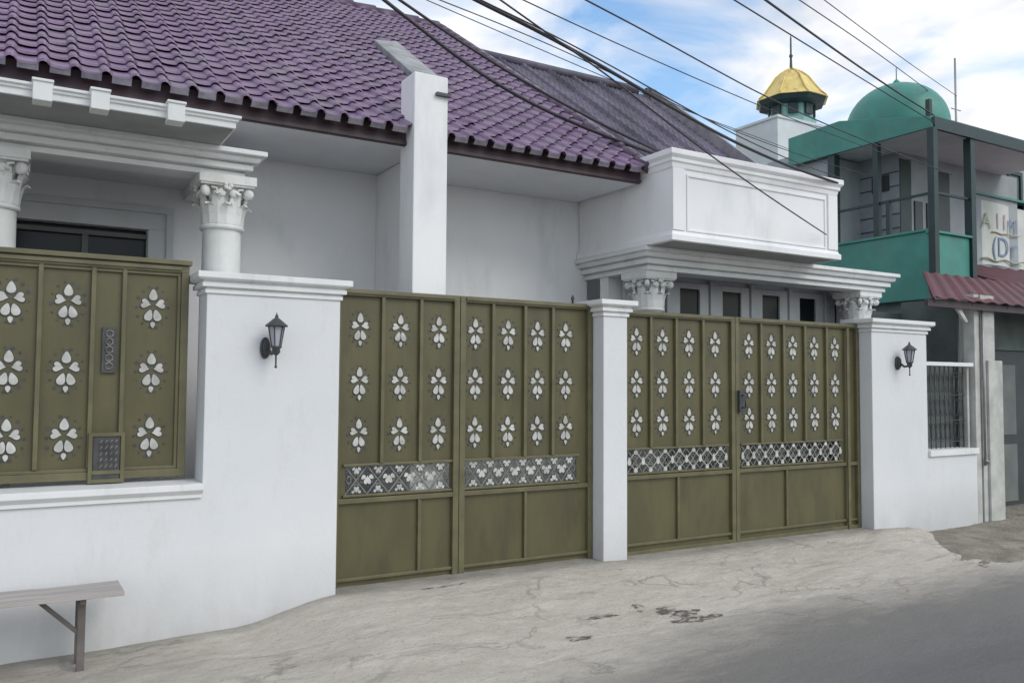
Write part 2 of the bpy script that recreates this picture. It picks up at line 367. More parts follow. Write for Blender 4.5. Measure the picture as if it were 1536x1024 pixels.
# tiled roof -----------------------------------------------------------
EY, EZ, SL = .33, 3.635, .66
ang = math.atan(SL); ca, sa = math.cos(ang), math.sin(ang)
def roofpt(x, l, h):   # l along the slope from eave, h normal to it
    return (x, EY+l*ca-h*sa, EZ+l*sa+h*ca)
PITCH, ROW = .1855, .205
mb = MB(); mb.smooth = False
prof = [(0, .010), (.010, .005), (.045, .002), (.085, .003), (.112, .007), (.122, .021), (.133, .031), (.150, .035), (.166, .030), (.177, .019), (PITCH, .010)]
RX1 = 5.17; ncol = 50; nrow = 28
for j in range(nrow):
    for i in range(ncol):
        x0 = RX1-PITCH*(i+1)
        jl = random.uniform(-.010, .010); jh = random.uniform(-.003, .005); tilt = random.uniform(-.004, .004)
        l0 = j*ROW+jl-(.0 if j else 0); l1 = (j+1)*ROW+.02
        vs = []
        for (u, h) in prof:
            hh = h*1.1+tilt*(u/PITCH-.5)
            vs += [roofpt(x0+u, l0, hh+.016+jh), roofpt(x0+u, l0+.012, hh+.030+jh), roofpt(x0+u, l1, hh+.002), roofpt(x0+u, l0+.06, hh+.004)]
        n = len(prof); fs = []
        for q in range(n-1):
            a, b_ = q*4, (q+1)*4
            fs += [(a, b_, b_+1, a+1), (a+1, b_+1, b_+2, a+2), (a+3, b_+3, b_, a)]
        mb.add(vs, fs)
        if j == 0:   # mortar under the eave tiles
            pass
mb.mi = 1   # pale lips of the eave tiles
for i in range(ncol):
    x0 = RX1-PITCH*(i+1)
    pts = [roofpt(x0+u, -.004, h*1.1+.024) for u, h in prof[0:6]]
    low = [roofpt(x0+u, -.004+.004*math.sin(i*2.3), -.018) for u, h in prof[0:6]]
    bk = [roofpt(x0+u, .05, -.018) for u, h in prof[0:6]]
    vs = pts+low+bk; mb.add(vs, [(k, k+1, k+7, k+6) for k in range(5)]+[(k+6, k+7, k+13, k+12) for k in range(5)])
roof = mb.build('roof', ['roof', 'lip'], house, fix=False)
# roof deck below tiles and back slope
mb = MB()
L = nrow*ROW
a0 = roofpt(-6, .10, -.03); a1 = roofpt(RX1+.03, .10, -.03); b0 = roofpt(-6, L, -.03); b1 = roofpt(RX1+.03, L, -.03)
RY, RZ = b0[1], b0[2]
mb.add([a0, a1, b1, b0, (-6, RY*2-EY, EZ), (RX1+.03, RY*2-EY, EZ)], [(0, 1, 2, 3), (3, 2, 5, 4), (1, 5, 2)])
mb.build('roof_deck', 'roofcap', house, fix=False)

# ridge and rake caps
mb = MB()
x = -6
while x < RX1:
    r = .085; pts = []
    mb.tube([(x, RY, RZ+.03), (min(x+.36, RX1+.1), RY, RZ+.045)], [r*.95, r*1.08], 10); x += .33
mb.build('ridge_cap', 'roofcap', house)
mb = MB(); l = .0
while l < L-.1:
    mb.tube([roofpt(RX1+.03, l, .045), roofpt(RX1+.03, l+.3, .035)], [.062, .052], 8); l += .26
mb.build('rake_cap', 'roofcap', house)
mb = MB()
mb.add([roofpt(RX1+.075, .0, .085), roofpt(RX1+.17, .0, .065), roofpt(RX1+.17, L, .065), roofpt(RX1+.075, L, .085),
        roofpt(RX1+.075, .0, -.25), roofpt(RX1+.17, .0, -.25), roofpt(RX1+.17, L, -.25), roofpt(RX1+.075, L, -.25)],
       [(0, 1, 2, 3), (0, 3, 7, 4), (1, 5, 6, 2), (0, 4, 5, 1), (4, 7, 6, 5), (3, 2, 6, 7)])
mb.build('verge_board', 'verge', house)

# grey sheet roof over the right half ------------------------------------
A = Vector((5.36, 5.15, 6.56)); B = Vector((8.0, 3.76, 5.90)); C_ = Vector((8.0, .75, 3.58)); D = Vector((5.36, .55, 3.36))
mb = MB(); nu, nv = 176, 116
vs = []; fs = []
for i in range(nu+1):
    u = i/nu
    for j in range(nv+1):
        v = j/nv
        p = (A*(1-u)+B*u)*(1-v)+(D*(1-u)+C_*u)*v
        ph = i % 22
        h = (.05 if ph in (0, 1) else .03 if ph in (2, 21) else 0)+.012*(i % 4 in (0, 1))
        step = .034*((j % 4)/3)
        vs.append(p+Vector((0, -.5, .85))*(h+step*.5))
for i in range(nu):
    for j in range(nv):
        a = i*(nv+1)+j; fs.append((a, a+1, a+nv+2, a+nv+1))
mb.add(vs, fs); mb.build('sheet_roof', 'sheet', house, fix=False)
mb = MB()
mb.add([A, B, (8.0, 7.4, 3.4), (5.34, 9.8, 3.4), C_, D, ], [(0, 1, 2, 3), (1, 4, 2)]); mb.build('rear_roof', 'sheet', house, fix=False)
mb = MB()
mb.tube([A+Vector((-.2, .05, .05)), B+Vector((-.1, 0, .05))], .07, 8)
mb.build('sheet_ridge_cap', 'sheet', house)
mb = MB(); mb.bar(B+Vector((0, -.15, -.02)), C_+Vector((.0, -.1, .0)), .05, .16); mb.build('sheet_verge', 'verge', house)
mb = MB(); mb.bar((7.98, 3.6, 5.72), (7.98, 3.6, 5.92), .03); mb.bar((7.9, 3.6, 5.92), (8.08, 3.6, 5.92), .05, .05); mb.build('roof_bracket', 'iron', house)

# pilaster through the roof -------------------------------------------------
mb = MB(); mb.box(2.735, 3.035, .27, .55, .0, 4.115); mb.box(2.90, 3.033, .55, 1.5, 0, 3.54)
mb.build('pilaster', 'white', house, .008)
mb = MB()
def rz(y, h): return 3.635+.66*(y-.33)+h
vs = [(x, y, rz(y, h)) for h in (.10, -.05) for x, y in ((3.40, 1.72), (3.74, 1.72), (3.78, 3.15), (3.43, 2.98))]
mb.add(vs, [(0, 1, 2, 3), (0, 3, 7, 4), (1, 5, 6, 2), (3, 2, 6, 7), (0, 4, 5, 1), (4, 7, 6, 5)])
mb.build('firewall_coping', 'moss', house, .01)
mb = MB(); mb.box(2.92, 3.05, .235, .268, 3.945, 3.97); mb.build('pilaster_bracket', 'iron', house)

# left porch -------------------------------------------------------------------
Z0 = 3.10
def entab_prof(z0, z1, out, inn=-.25):
    h = z1-z0
    g = .022
    return [(inn, z0), (0, z0), (0, z0+h*.20), (-g, z0+h*.21), (-g, z0+h*.265), (out*.36, z0+h*.275), (out*.36, z0+h*.50), (out*.36-g, z0+h*.51), (out*.36-g, z0+h*.56), (out*.62, z0+h*.57),
            (out*.70, z0+h*.66), (out*.74, z0+h*.74), (out*.66, z0+h*.75), (out*.66, z0+h*.80), (out, z0+h*.81), (out, z1), (inn, z1)]
def entablature(name, x0, x1, yf, yb, z0, z1, out, left=True):
    mb = MB()
    path = ([(x0, yb)] if left else [])+[(x0, yf), (x1, yf), (x1, yb)]
    mb.sweep(entab_prof(z0, z1, out), path, side=1)
    mb.box(x0+(.2 if left else 0), x1-.2, yf+.2, yb, z1-.09, z1-.012)     # ceiling slab
    return mb.build(name, 'trim', house, .004)
# path direction: along +x the right-hand side is -y (towards the street)
entablature('porch_entablature', -6, 1.45, .42, WY-.003, 3.10, 3.285, .13, left=False)
mb = MB()
sb = [(-.3, 3.29), (.0, 3.29), (.0, 3.33), (.014, 3.334), (.014, 3.35), (.03, 3.354), (.03, 3.372), (-.3, 3.372)]
mb.sweep(sb, [(-6, -.16), (1.25, -.16), (1.25, .39)], side=1)
mb.build('porch_canopy_band', 'trim', house, .003)
mb = MB(); mb.box(-6, 1.235, -.14, .39, 3.286, 3.36); mb.build('porch_canopy_slab', 'undershade', house)  # slab coloured with the shade of its underside
for cx in (-1.9, -.97, .115, .425, .865):
    mb = MB(); mb.box(cx-.052, cx+.052, -.225, -.10, 3.262, 3.392); mb.box(cx-.058, cx+.058, -.235, -.15, 3.375, 3.392)
    mb.build('modillion', 'trim', house, .004)

# columns ---------------------------------------------------------------
def column(cx, cy, z0, ztop, r, caph):
    root = empty('column', (cx, cy, z0)); root.parent = house; root.matrix_parent_inverse = Matrix.Translation(-house.location)
    def bb(mb, nm, bv=0):
        o = mb.build(nm, 'column', None, bv); o.parent = root; o.matrix_parent_inverse = Matrix.Translation(-root.location); return o
    zc = ztop-caph; s = r/.14
    mb = MB(); H = zc-z0
    mb.box(cx-r*1.35, cx+r*1.35, cy-r*1.35, cy+r*1.35, z0, z0+.09)
    mb.lathe([(r*1.3, .09), (r*1.35, .12), (r*1.3, .15), (r*1.12, .17), (r*1.2, .2), (r*1.12, .23), (r*1.02, .25)], (cx, cy, z0), 28); bb(mb, 'column_base')
    mb = MB(); mb.lathe([(r*1.03, .24), (r*1.02, H*.4), (r*.99, H*.7), (r*.95, H-.03), (r*.95, H)], (cx, cy, z0), 32); bb(mb, 'shaft')
    mb = MB()
    # astragal + bell
    mb.lathe([(r*.93, -.03), (r*1.08, -.025), (r*1.12, -.008), (r*1.08, .008), (r*.93, .014), (r*.93, caph*.3), (r*.98, caph*.6), (r*1.12, caph*.74), (r*1.25, caph*.8), (r*1.0, caph*.82)], (cx, cy, zc), 28)
    # abacus
    mb.box(cx-r*1.42, cx+r*1.42, cy-r*1.42, cy+r*1.42, ztop-caph*.18, ztop)
    mb.box(cx-r*1.33, cx+r*1.33, cy-r*1.33, cy+r*1.33, ztop-caph*.22, ztop-caph*.18)
    # acanthus leaves (two rows), each a curled strip
    for row, (cnt, h, off, rad) in enumerate(((8, .44, 0, .99), (8, .66, .5, 1.0))):
        for k in range(cnt):
            t = 2*math.pi*(k+off)/cnt; d = Vector((math.cos(t), math.sin(t), 0)); e = Vector((-d.y, d.x, 0))
            path = [(rad*r, .01, .052*s), (rad*r+.008*s, caph*h*.5, .05*s), (rad*r+.022*s, caph*h*.85, .042*s), (rad*r+.05*s, caph*h, .026*s), (rad*r+.062*s, caph*h*.9, .008*s)]
            vs = []; fs = []
            for (rr, z, w_) in path:
                c0 = Vector((cx, cy, zc+z))+d*rr
                vs += [c0-e*w_, c0+d*.012*s, c0+e*w_, c0-d*.014]
            for q in range(len(path)-1):
                a = q*4
                for u in range(4): fs.append((a+u, a+(u+1) % 4, a+4+(u+1) % 4, a+4+u))
            mb.add(vs, fs)
    # corner volutes and centre flowers
    for k in range(4):
        t = math.pi/4+k*math.pi/2; d = Vector((math.cos(t), math.sin(t), 0)); e = Vector((-d.y, d.x, 0))
        c0 = Vector((cx, cy, ztop-caph*.34))+d*r*1.50
        # scroll seen from both sides: a fat disc with horizontal axis plus its stem
        def disc(c, ax, rr, th):
            ax = ax.normalized(); uu = ax.cross(Vector((0, 0, 1))).normalized(); vv = ax.cross(uu)
            vs = []; fs = []; nn = 12; rings = ((.25, -1.25), (.55, -1.2), (.7, -.9), (1, -.75), (1, .75), (.7, .9), (.55, 1.2), (.25, 1.25))
            for (q, h_) in rings:
                for k2 in range(nn):
                    a_ = 2*math.pi*k2/nn; vs.append(c+ax*(h_*th)+(uu*math.cos(a_)+vv*math.sin(a_))*rr*q)
            for i2 in range(len(rings)-1):
                for k2 in range(nn): fs.append((i2*nn+k2, i2*nn+(k2+1) % nn, (i2+1)*nn+(k2+1) % nn, (i2+1)*nn+k2))
            fs += [tuple(range(nn)), tuple(range((len(rings)-1)*nn, len(rings)*nn))]
            sm = mb.smooth; mb.smooth = True; mb.add(vs, fs); mb.smooth = sm
        disc(c0, e, .040*s, .020*s)
        mb.tube([c0-d*.085*s+Vector((0, 0, -.07*s)), c0-d*.06*s+Vector((0, 0, -.015*s)), c0-d*.02*s+Vector((0, 0, .032*s)), c0+Vector((0, 0, .036*s))], [.014*s, .017*s, .018*s, .012*s], 6)
        t = k*math.pi/2; d = Vector((math.cos(t), math.sin(t), 0)); e = Vector((-d.y, d.x, 0))
        c1 = Vector((cx, cy, ztop-caph*.22))+d*r*1.33
        for q in range(5):
            a_ = q*math.pi*2/5; disc(c1+e*.020*s*math.cos(a_)+Vector((0, 0, .020*s*math.sin(a_))), d, .016*s, .012*s)
        for sg in (-1, 1):   # inner scrolls facing out on each side
            c2 = Vector((cx, cy, ztop-caph*.36))+d*r*1.16+e*sg*.042*s
            disc(c2, d, .030*s, .016*s)
            mb.tube([c2+Vector((0, 0, -.07*s))-d*.02*s, c2+e*sg*.02*s+Vector((0, 0, -.02*s)), c2+e*sg*.035*s+Vector((0, 0, .03*s)), c2+e*sg*.07*s+Vector((0, 0, .035*s))], .010*s, 6)
    bb(mb, 'capital')
column(1.32, .56, .035, 3.10, .142, .36)
column(-.13, .56, .035, 3.10, .142, .36)

# right porch ---------------------------------------------------------------
EX0, EX1, EYF = 5.29, 8.93, .44
ET0, ET1 = 2.715, 2.925
entablature('porch_entablature', EX0, EX1, EYF, WY-.003, ET0, ET1, .12)
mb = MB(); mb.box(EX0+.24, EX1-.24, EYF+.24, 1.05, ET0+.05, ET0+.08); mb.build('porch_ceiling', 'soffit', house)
# parapet block standing on the entablature
PX0, PX1, PYF, PZ0, PZ1 = 5.22, 7.50, .0, 2.93, 3.78
mb = MB()
mb.box(PX0, PX1, PYF, 1.49, PZ0+.02, PZ1-.04)
mb.sweep([(-.05, PZ0), (.035, PZ0), (.035, PZ0+.055), (.02, PZ0+.065), (.012, PZ0+.09), (0.003, PZ0+.095), (-.05, PZ0+.095)], [(PX0, 1.49), (PX0, PYF), (PX1, PYF), (PX1, 1.49)])
mb.sweep([(-.05, PZ1-.17), (.003, PZ1-.17), (.012, PZ1-.165), (.02, PZ1-.12), (.035, PZ1-.11), (.035, PZ1-.08), (.06, PZ1-.05), (.06, PZ1), (-.05, PZ1)], [(PX0, 1.49), (PX0, PYF), (PX1, PYF), (PX1, 1.49)])
# raised corner strips and frame of the sunk panel
mb.box(PX0-.006, PX0+.14, PYF-.018, PYF, PZ0+.10, PZ1-.17); mb.box(PX1-.14, PX1+.006, PYF-.018, PYF, PZ0+.10, PZ1-.17)
mb.box(PX0+.17, PX1-.17, PYF-.012, PYF, PZ1-.235, PZ1-.21)
mb.box(PX0+.17, PX0+.19, PYF-.012, PYF, PZ0+.12, PZ1-.235); mb.box(PX1-.19, PX1-.17, PYF-.012, PYF, PZ0+.12, PZ1-.235)
mb.box(PX0+.17, PX1-.17, PYF-.012, PYF, PZ0+.10, PZ0+.12)
mb.build('parapet', 'white', house, .004)
column(5.49, .66, .035, ET0, .138, .36)
column(8.70, .66, .035, ET0, .138, .36)
mb = MB(); mb.box(8.86, 9.0, .72, WY+.9, 0, ET0-.002); mb.build('porch_side_wall', 'white', house)
# folding doors with small panes across the back of the right porch
DY = 1.06
mb = MB(); mb.box(5.33, 8.858, DY+.06, DY+.2, 0, 2.8); mb.build('porch_back_wall', 'white', house)
for k in range(6):
    dx = 5.50+k*.635; pw = .29 if k < 5 else .16
    dr = empty('door', (dx, DY, .0)); dr.parent = house; dr.matrix_parent_inverse = Matrix.Translation(-house.location)
    mb = MB()
    mb.box(dx+.0, dx+.13, DY, DY+.05, .04, 2.72); mb.box(dx+.13+pw, dx+.26+pw, DY, DY+.05, .04, 2.72)
    mb.box(dx+.13, dx+.13+pw, DY, DY+.05, 2.655, 2.72); mb.box(dx+.13, dx+.13+pw, DY, DY+.05, .04, 1.2)
    mb.box(dx+.13, dx+.13+pw, DY+.01, DY+.04, 1.9, 1.93)
    if k < 5: mb.box(dx+.565, dx+.62, DY-.02, DY+.05, .0, 2.76)
    o = mb.build('door_leaf', 'frame', None, .004); o.parent = dr; o.matrix_parent_inverse = Matrix.Translation(-dr.location)
    mb = MB(); mb.box(dx+.13, dx+.13+pw, DY+.025, DY+.032, 1.2, 2.655)
    o = mb.build('pane', 'glass'); o.parent = dr; o.matrix_parent_inverse = Matrix.Translation(-dr.location)
mb = MB(); mb.box(PX0+.03, PX1-.03, PYF+.02, .33, PZ0-.006, PZ0-.001); mb.build('parapet_shade_sheet', 'undershade', house)  # thin dark sheet added as the shade below the parapet

# ------------------------------------------------------------------ fence walls
CAP = [(-.05, 2.195), (.014, 2.195), (.014, 2.222), (.004, 2.226), (.004, 2.234), (.036, 2.237), (.036, 2.265), (.026, 2.268), (.026, 2.278), (.055, 2.283), (.07, 2.295), (.07, 2.335), (-.05, 2.335)]
def cap(mb, x0, x1, y0, y1):
    mb.sweep(CAP, [(x0, y0), (x1, y0), (x1, y1), (x0, y1)], closed=True); mb.box(x0+.02, x1-.02, y0+.02, y1-.02, 2.25, 2.333)
fw = empty('fence_wall', (1.5, .14, 0), 'wide white wall with the olive window grille and the sharper wall lantern, behind the bench', 'wall')
mb = MB()
mb.poly_y([(-6, -.15), (2.05, -.15), (2.05, 2.21), (1.12, 2.21), (1.12, .835), (-1.6, .835), (-1.6, 2.21), (-6, 2.21)], 0, .28)
mb.build('wall', 'fence', fw, .006)
mb = MB(); cap(mb, 1.12, 2.05, 0, .28); mb.build('coping', 'trim', fw, .003)
mb = MB(); mb.sweep([(-.32, .835), (.02, .835), (.02, .86), (.035, .875), (.05, .89), (.05, .93), (-.32, .93)], [(-6, .0), (1.118, .0)])
mb.build('sill', 'trim', fw, .003)
mp_ = empty('gate_pillar', (4.56, .13, 0), 'slim white pillar with moulded cap between the two large gates', 'pillar')
mb = MB(); mb.box(4.43, 4.69, 0, .26, -.1, 2.21); mb.build('shaft', 'fence', mp_, .006)
mb = MB(); cap(mb, 4.43, 4.69, 0, .26); mb.build('cap', 'trim', mp_, .003)
rw = empty('fence_wall', (9, .14, 0), 'white end wall right of the gates with a lantern and an iron grille opening', 'wall')
mb = MB()
mb.poly_y([(8.06, -.15), (10.0, -.15), (10.0, .80), (9.04, .80), (9.04, 2.21), (8.06, 2.21)], 0, .28)
mb.build('wall', 'fence', rw, .006)
mb = MB(); cap(mb, 8.06, 9.04, 0, .28); mb.build('coping', 'trim', rw, .003)
mb = MB(); mb.box(9.045, 10.0, -.03, .29, .80, .868); mb.box(9.045, 10.0, .02, .10, 1.84, 1.885); 
mb.build('sill', 'trim', rw, .004)
mb = MB(); mb.box(9.955, 9.998, .08, .2, .868, 1.838); mb.build('frame_post', 'cementpost', rw, .003)
mb = MB()      # scrolled grille
for k in range(10):
    x = 9.10+k*.0925; mb.tube([(x, .12, .87), (x, .12, 1.84)], .007, 5)
for z in (.95, 1.2, 1.5, 1.76): mb.bar((9.045, .12, z), (9.955, .12, z), .016, .01)
for k in range(9):
    for zz in (1.07, 1.35, 1.63):
        c = Vector((9.146+k*.0925, .12, zz)); mb.tube([c+Vector((.036*math.sin(t)*(1 if q else 1), 0, .10*math.cos(t))) for q, t in enumerate([i*math.pi/6 for i in range(13)])], .0055, 4)
mb.build('grille', 'iron', rw)
mb = MB(); mb.box(9.05, 9.99, .235, .245, .87, 1.84); mb.build('shade_sheet', 'grimwall', rw)  # dark sheet standing in for the shaded interior behind the grille

# ------------------------------------------------------------------ gates
def heart(cx, cz, w, h, a, kind):
    pts = []
    if kind == 'drop':
        for k in range(14):
            t = 2*math.pi*k/14; r = 1; x = math.sin(t)*w/2*(1-.45*math.cos(t)) ; z = math.cos(t)*h/2
            pts.append((x, z))
    elif kind == 'heart':     # point downwards (towards the centre)
        for k in range(18):
            t = 2*math.pi*k/18
            x = 16*math.sin(t)**3; z = 13*math.cos(t)-5*math.cos(2*t)-2*math.cos(3*t)-math.cos(4*t)
            pts.append((x/34*w, (z+2.5)/30*h))
    ca_, sa_ = math.cos(a), math.sin(a)
    return [(cx+x*ca_-z*sa_, cz+x*sa_+z*ca_) for x, z in pts]
def ornament(mb, cx, cz, y, s, sx=1.0):
    """pierced flower: cream petals on a ring of dark piercings"""
    mb.mi = 1
    J = lambda: random.uniform(-.0025, .0025)
    ring = []
    for k in range(14):
        t = 2*math.pi*(k+.5)/14; ring.append((cx+.084*sx*s*math.sin(t)+J(), cz+.132*s*math.cos(t)+J()))
    for (x, z) in ring:
        r = .0095*s*random.uniform(.5, 1.2); mb.poly_y([(x+r*sx*math.cos(q*math.pi/3), z+r*1.1*math.sin(q*math.pi/3)) for q in range(6)], y-.0035, y+.004)
    def clos(pts, f=1.24):   # dark rim behind a petal, painted as its edge shadow
        mx = sum(p[0] for p in pts)/len(pts); mz = sum(p[1] for p in pts)/len(pts)
        return [(mx+(p[0]-mx)*f, mz+(p[1]-mz)*f) for p in pts]
    j = random.uniform(-.02, .02)
    P = [heart(cx, cz+.082*s, .042*s*sx, .072*s, j, 'drop'),
         heart(cx-.036*sx*s, cz+.022*s, .058*s*sx, .062*s, math.radians(78)+j, 'heart'),
         heart(cx+.036*sx*s, cz+.022*s, .058*s*sx, .062*s, math.radians(-78)-j, 'heart'),
         heart(cx-.0215*sx*s, cz-.050*s, .040*s*sx, .074*s, math.radians(-16), 'drop'),
         heart(cx+.0215*sx*s, cz-.050*s, .040*s*sx, .074*s, math.radians(16), 'drop'),
         heart(cx, cz-.112*s, .024*s*sx, .040*s, math.pi, 'drop')]
    for p in P: mb.poly_y(clos(p), y-.003-random.random()*.0005, y+.003)
    mb.mi = 0
    for i, p in enumerate(P): mb.poly_y(p, y-.0085-.0004*i, y-.001)
def frame_rect(mb, x0, x1, z0, z1, w, y0, y1):
    mb.box(x0, x1, y0, y1, z1-w, z1); mb.box(x0, x1, y0, y1, z0, z0+w)
    mb.box(x0, x0+w, y0, y1, z0+w, z1-w); mb.box(x1-w, x1, y0, y1, z0+w, z1-w)
def P2(o, par): o.parent = par; o.matrix_parent_inverse = Matrix.Translation(-(par.matrix_world.translation if False else Vector(par['abs']))); return o
def child_empty(name, loc, par):
    e = bpy.data.objects.new(name, None); COL.objects.link(e); e.empty_display_size = .1
    e.location = loc; e.parent = par; e.matrix_parent_inverse = Matrix.Translation(-par.location); e['_']=0; del e['_']; return e
def sub(mb, name, mats, par, bevel=0):
    o = mb.build(name, mats, None, bevel); o.parent = par; o.matrix_parent_inverse = Matrix.Translation(-par.location); return o
def trefoil(mb, cx, cz, y, s, up):
    a0 = 0 if up else math.pi
    mb.poly_y(heart(cx, cz, .062*s, .068*s, a0, 'heart'), y-.006, y)
    for sg in (-1, 1): mb.poly_y(heart(cx+sg*.032*s, cz+(-.02 if up else .02)*s, .03*s, .04*s, a0+sg*.9, 'drop'), y-.005, y)
def gate(label, y, z0, z1, leaves, fz, bandz, midz, style, xoff=0, flower_s=1.0):
    g = empty('gate', ((leaves[0]['x'][0]+leaves[-1]['x'][1])/2, y, 0), label, 'gate')
    for L_ in leaves:
        xa, xb = L_['x']; ba, bb_ = bandz
        lf = child_empty('gate_leaf', ((xa+xb)/2, y, z0), g)
        mb = MB(); e = .05
        if bandz[0]:
            bx0, bx1 = L_['bx']
            mb.box(xa+e, xb-e, y+.012, y+.02, midz, ba); mb.box(xa+e, xb-e, y+.012, y+.02, bb_, z1-.05); mb.box(xa+e, xb-e, y+.012, y+.02, z0+.05, midz)
            mb.box(xa+e, bx0, y+.012, y+.02, ba, bb_); mb.box(bx1, xb-e, y+.012, y+.02, ba, bb_)
        else: mb.box(xa+e, xb-e, y+.012, y+.02, z0+.04, z1-.04)
        sub(mb, 'sheet_panel', 'olive', lf)
        mb = MB(); frame_rect(mb, xa, xb, z0, z1, .05, y-.022, y+.03)
        mb.box(xa+.05, xb-.05, y-.035, y-.0225, z1-.035, z1-.012)
        if midz:
            mb.box(xa+.05, xb-.05, y-.02, y+.024, midz-.018, midz+.018); mb.box(xa+.05, xb-.05, y-.012, y+.022, z0+.095, z0+.118)
            for xbar in L_['low']: mb.box(xbar-.013, xbar+.013, y-.014, y+.0215, z0+.118, midz-.018)
        else:
            frame_rect(mb, xa+.05, xb-.05, z0+.05, z1-.05, .022, y-.008, y+.022)
        lo = (bb_+.012) if bandz[0] else z0+.07
        if bandz[0]: mb.box(L_['bx'][0]-.02, L_['bx'][1]+.02, y-.01, y+.022, bb_, bb_+.018); mb.box(L_['bx'][0]-.02, L_['bx'][1]+.02, y-.01, y+.022, ba-.018, ba)
        for xbar in L_['bars']:
            mb.box(xbar-.014, xbar+.014, y-.018, y+.0215, lo+.006, z1-.05)
        sub(mb, 'frame', 'olive_bar', lf, .003)
        for xf in L_['fl']:
            for zf in fz:
                om = MB(); ornament(om, xf, zf, y+.012, flower_s, L_.get('sx', 1)); sub(om, 'flower_ornament', ['petal', 'iron'], lf)
        if bandz[0]:
            om = MB(); om.mi = 1; bx0, bx1 = L_['bx']; yb = y+.012
            n = max(3, round((bx1-bx0)/L_['cell'])); c = (bx1-bx0)/n; zm = (ba+bb_)/2; hh = (bb_-ba)/2
            for k in range(n):
                x = bx0+c*k
                om.bar((x, yb, ba), (x+c, yb, bb_), .010, .008, (0, 1, 0)); om.bar((x, yb+.004, bb_), (x+c, yb+.004, ba), .010, .008, (0, 1, 0))
                for sg in (-1, 1):      # small curls filling the diamonds
                    ctr = Vector((x+c/2, yb, zm+sg*hh*.55))
                    om.tube([ctr+Vector((.028*math.cos(t)*(1-t*.05), 0, .028*math.sin(t)*(1-t*.05))) for t in [i*.6 for i in range(13)]], .005, 4)
                    ctr = Vector((x+c*.5+sg*c*.32, yb, zm))
                    om.tube([ctr+Vector((.024*math.cos(t)*(1-t*.05), 0, .034*math.sin(t)*(1-t*.05))) for t in [i*.6 for i in range(13)]], .005, 4)
            om.mi = 0
            for k in range(n+1):
                x = bx0+c*k
                if style == 'trefoil':
                    if 0 < k < n: trefoil(om, x, zm, yb-.004, 1.0, False)
                    if k < n:
                        trefoil(om, x+c/2, bb_-.035, yb-.004, .72, False); trefoil(om, x+c/2, ba+.035, yb-.004, .72, True)
                else:
                    om.poly_y(heart(min(max(x, bx0+.012), bx1-.012), zm, .036, .075, 0, 'drop'), yb-.012, yb-.005)
                    if k < n:
                        for zz in (bb_-.02, ba+.02): om.poly_y(heart(x+c/2, zz, .042, .044, 0, 'drop'), yb-.012, yb-.006)
                        for (u0, u1, v0, v1) in ((0, .5, 0, 1), (.5, 1, 1, 0), (0, .5, 0, -1), (.5, 1, -1, 0)):
                            om.mi = 2; om.bar((x+c*u0, yb-.006, zm+v0*hh*.82), (x+c*u1, yb-.006, zm+v1*hh*.82), .009, .008, (0, 1, 0)); om.mi = 0
            sub(om, 'fretwork', ['petal', 'fret', 'agedpetal'], lf)
    return g
GY = .17
g1 = gate('olive sheet metal gate with seven flower columns between the lantern wall and slim pillar', GY, .035, 2.305,
     [dict(x=(2.06, 3.105), bx=(2.17, 3.04), bars=[2.45, 2.77], fl=[2.27, 2.6, 2.93], low=[2.77], cell=.17),
      dict(x=(3.11, 4.425), bx=(3.17, 4.27), bars=[3.42, 3.73, 4.01], fl=[3.26, 3.57, 3.86, 4.15], low=[3.74], cell=.155)],
     (2.01, 1.60, 1.21), (.765, .975), .72, 'trefoil')
mb = MB(); mb.lathe([(.01, 0), (.01, .03), (.018, .04), (.012, .06), (.003, .075)], (4.22, GY, 2.305), 8); mb.build('finial', 'iron', g1)
mb = MB(); mb.box(2.06, 4.425, GY-.03, GY+.03, -.05, .025); mb.build('bottom_rail', 'iron', g1)
g2 = gate('olive double gate with nine flower columns right of the slim pillar', GY+.005, .045, 2.275,
     [dict(x=(4.695, 6.165), bx=(4.84, 6.07), bars=[5.1, 5.41, 5.75], fl=[4.94, 5.25, 5.58, 5.92], low=[5.43], cell=.175),
      dict(x=(6.17, 8.055), bx=(6.27, 7.76), bars=[6.54, 6.87, 7.19, 7.53], fl=[6.38, 6.70, 7.02, 7.35, 7.68], low=[6.90], cell=.165)],
     (2.0, 1.61, 1.255), (.80, 1.005), .755, 'diamond', flower_s=1.0)
mb = MB(); mb.box(4.695, 8.055, GY-.03, GY+.03, -.05, .035); mb.build('bottom_rail', 'iron', g2)
mb = MB(); mb.box(7.83, 7.87, GY-.03, GY-.0175, .06, 2.23); mb.build('end_rail', 'olive_bar', g2)
mb = MB(); mb.box(6.19, 6.26, GY-.05, GY-.018, 1.33, 1.55); mb.tube([(6.225, GY-.05, 1.5), (6.225, GY-.09, 1.5), (6.225, GY-.09, 1.38), (6.225, GY-.05, 1.38)], .009, 6); mb.build('gate_handle', 'iron', g2)
# left gate standing behind the wall opening
GL = .25
gl = gate('olive gate seen above the white sill at the left, with barred latch box', GL, .96, 2.395,
     [dict(x=(-1.52, 1.045), bx=None, bars=[-1.1, -.75, -.4, -.16+.0, .15, .455, .64], fl=[-1.3, -.92, -.57, -.01, .31, .82], low=[], cell=.2, sx=1.12)],
     (2.10, 1.665, 1.235), (0, 0), 0, 'trefoil', flower_s=1.06)
mb = MB(); mb.box(-1.6, 1.06, GL-.045, GL+.035, 2.397, 2.43); mb.build('top_rail', 'olive_bar', gl, .004)
mb = MB()
mb.mi = 0; mb.box(.515, .60, GL-.008, GL+.011, 1.655, 1.955)
mb.mi = 1
for k in range(5):
    c = Vector((.5575, GL-.012, 1.70+k*.053)); mb.tube([c+Vector((.022*math.cos(t), 0, .022*math.sin(t))) for t in [i*math.pi/5 for i in range(11)]], .006, 4)
mb.build('lock_plate', ['iron', 'fret'], gl)
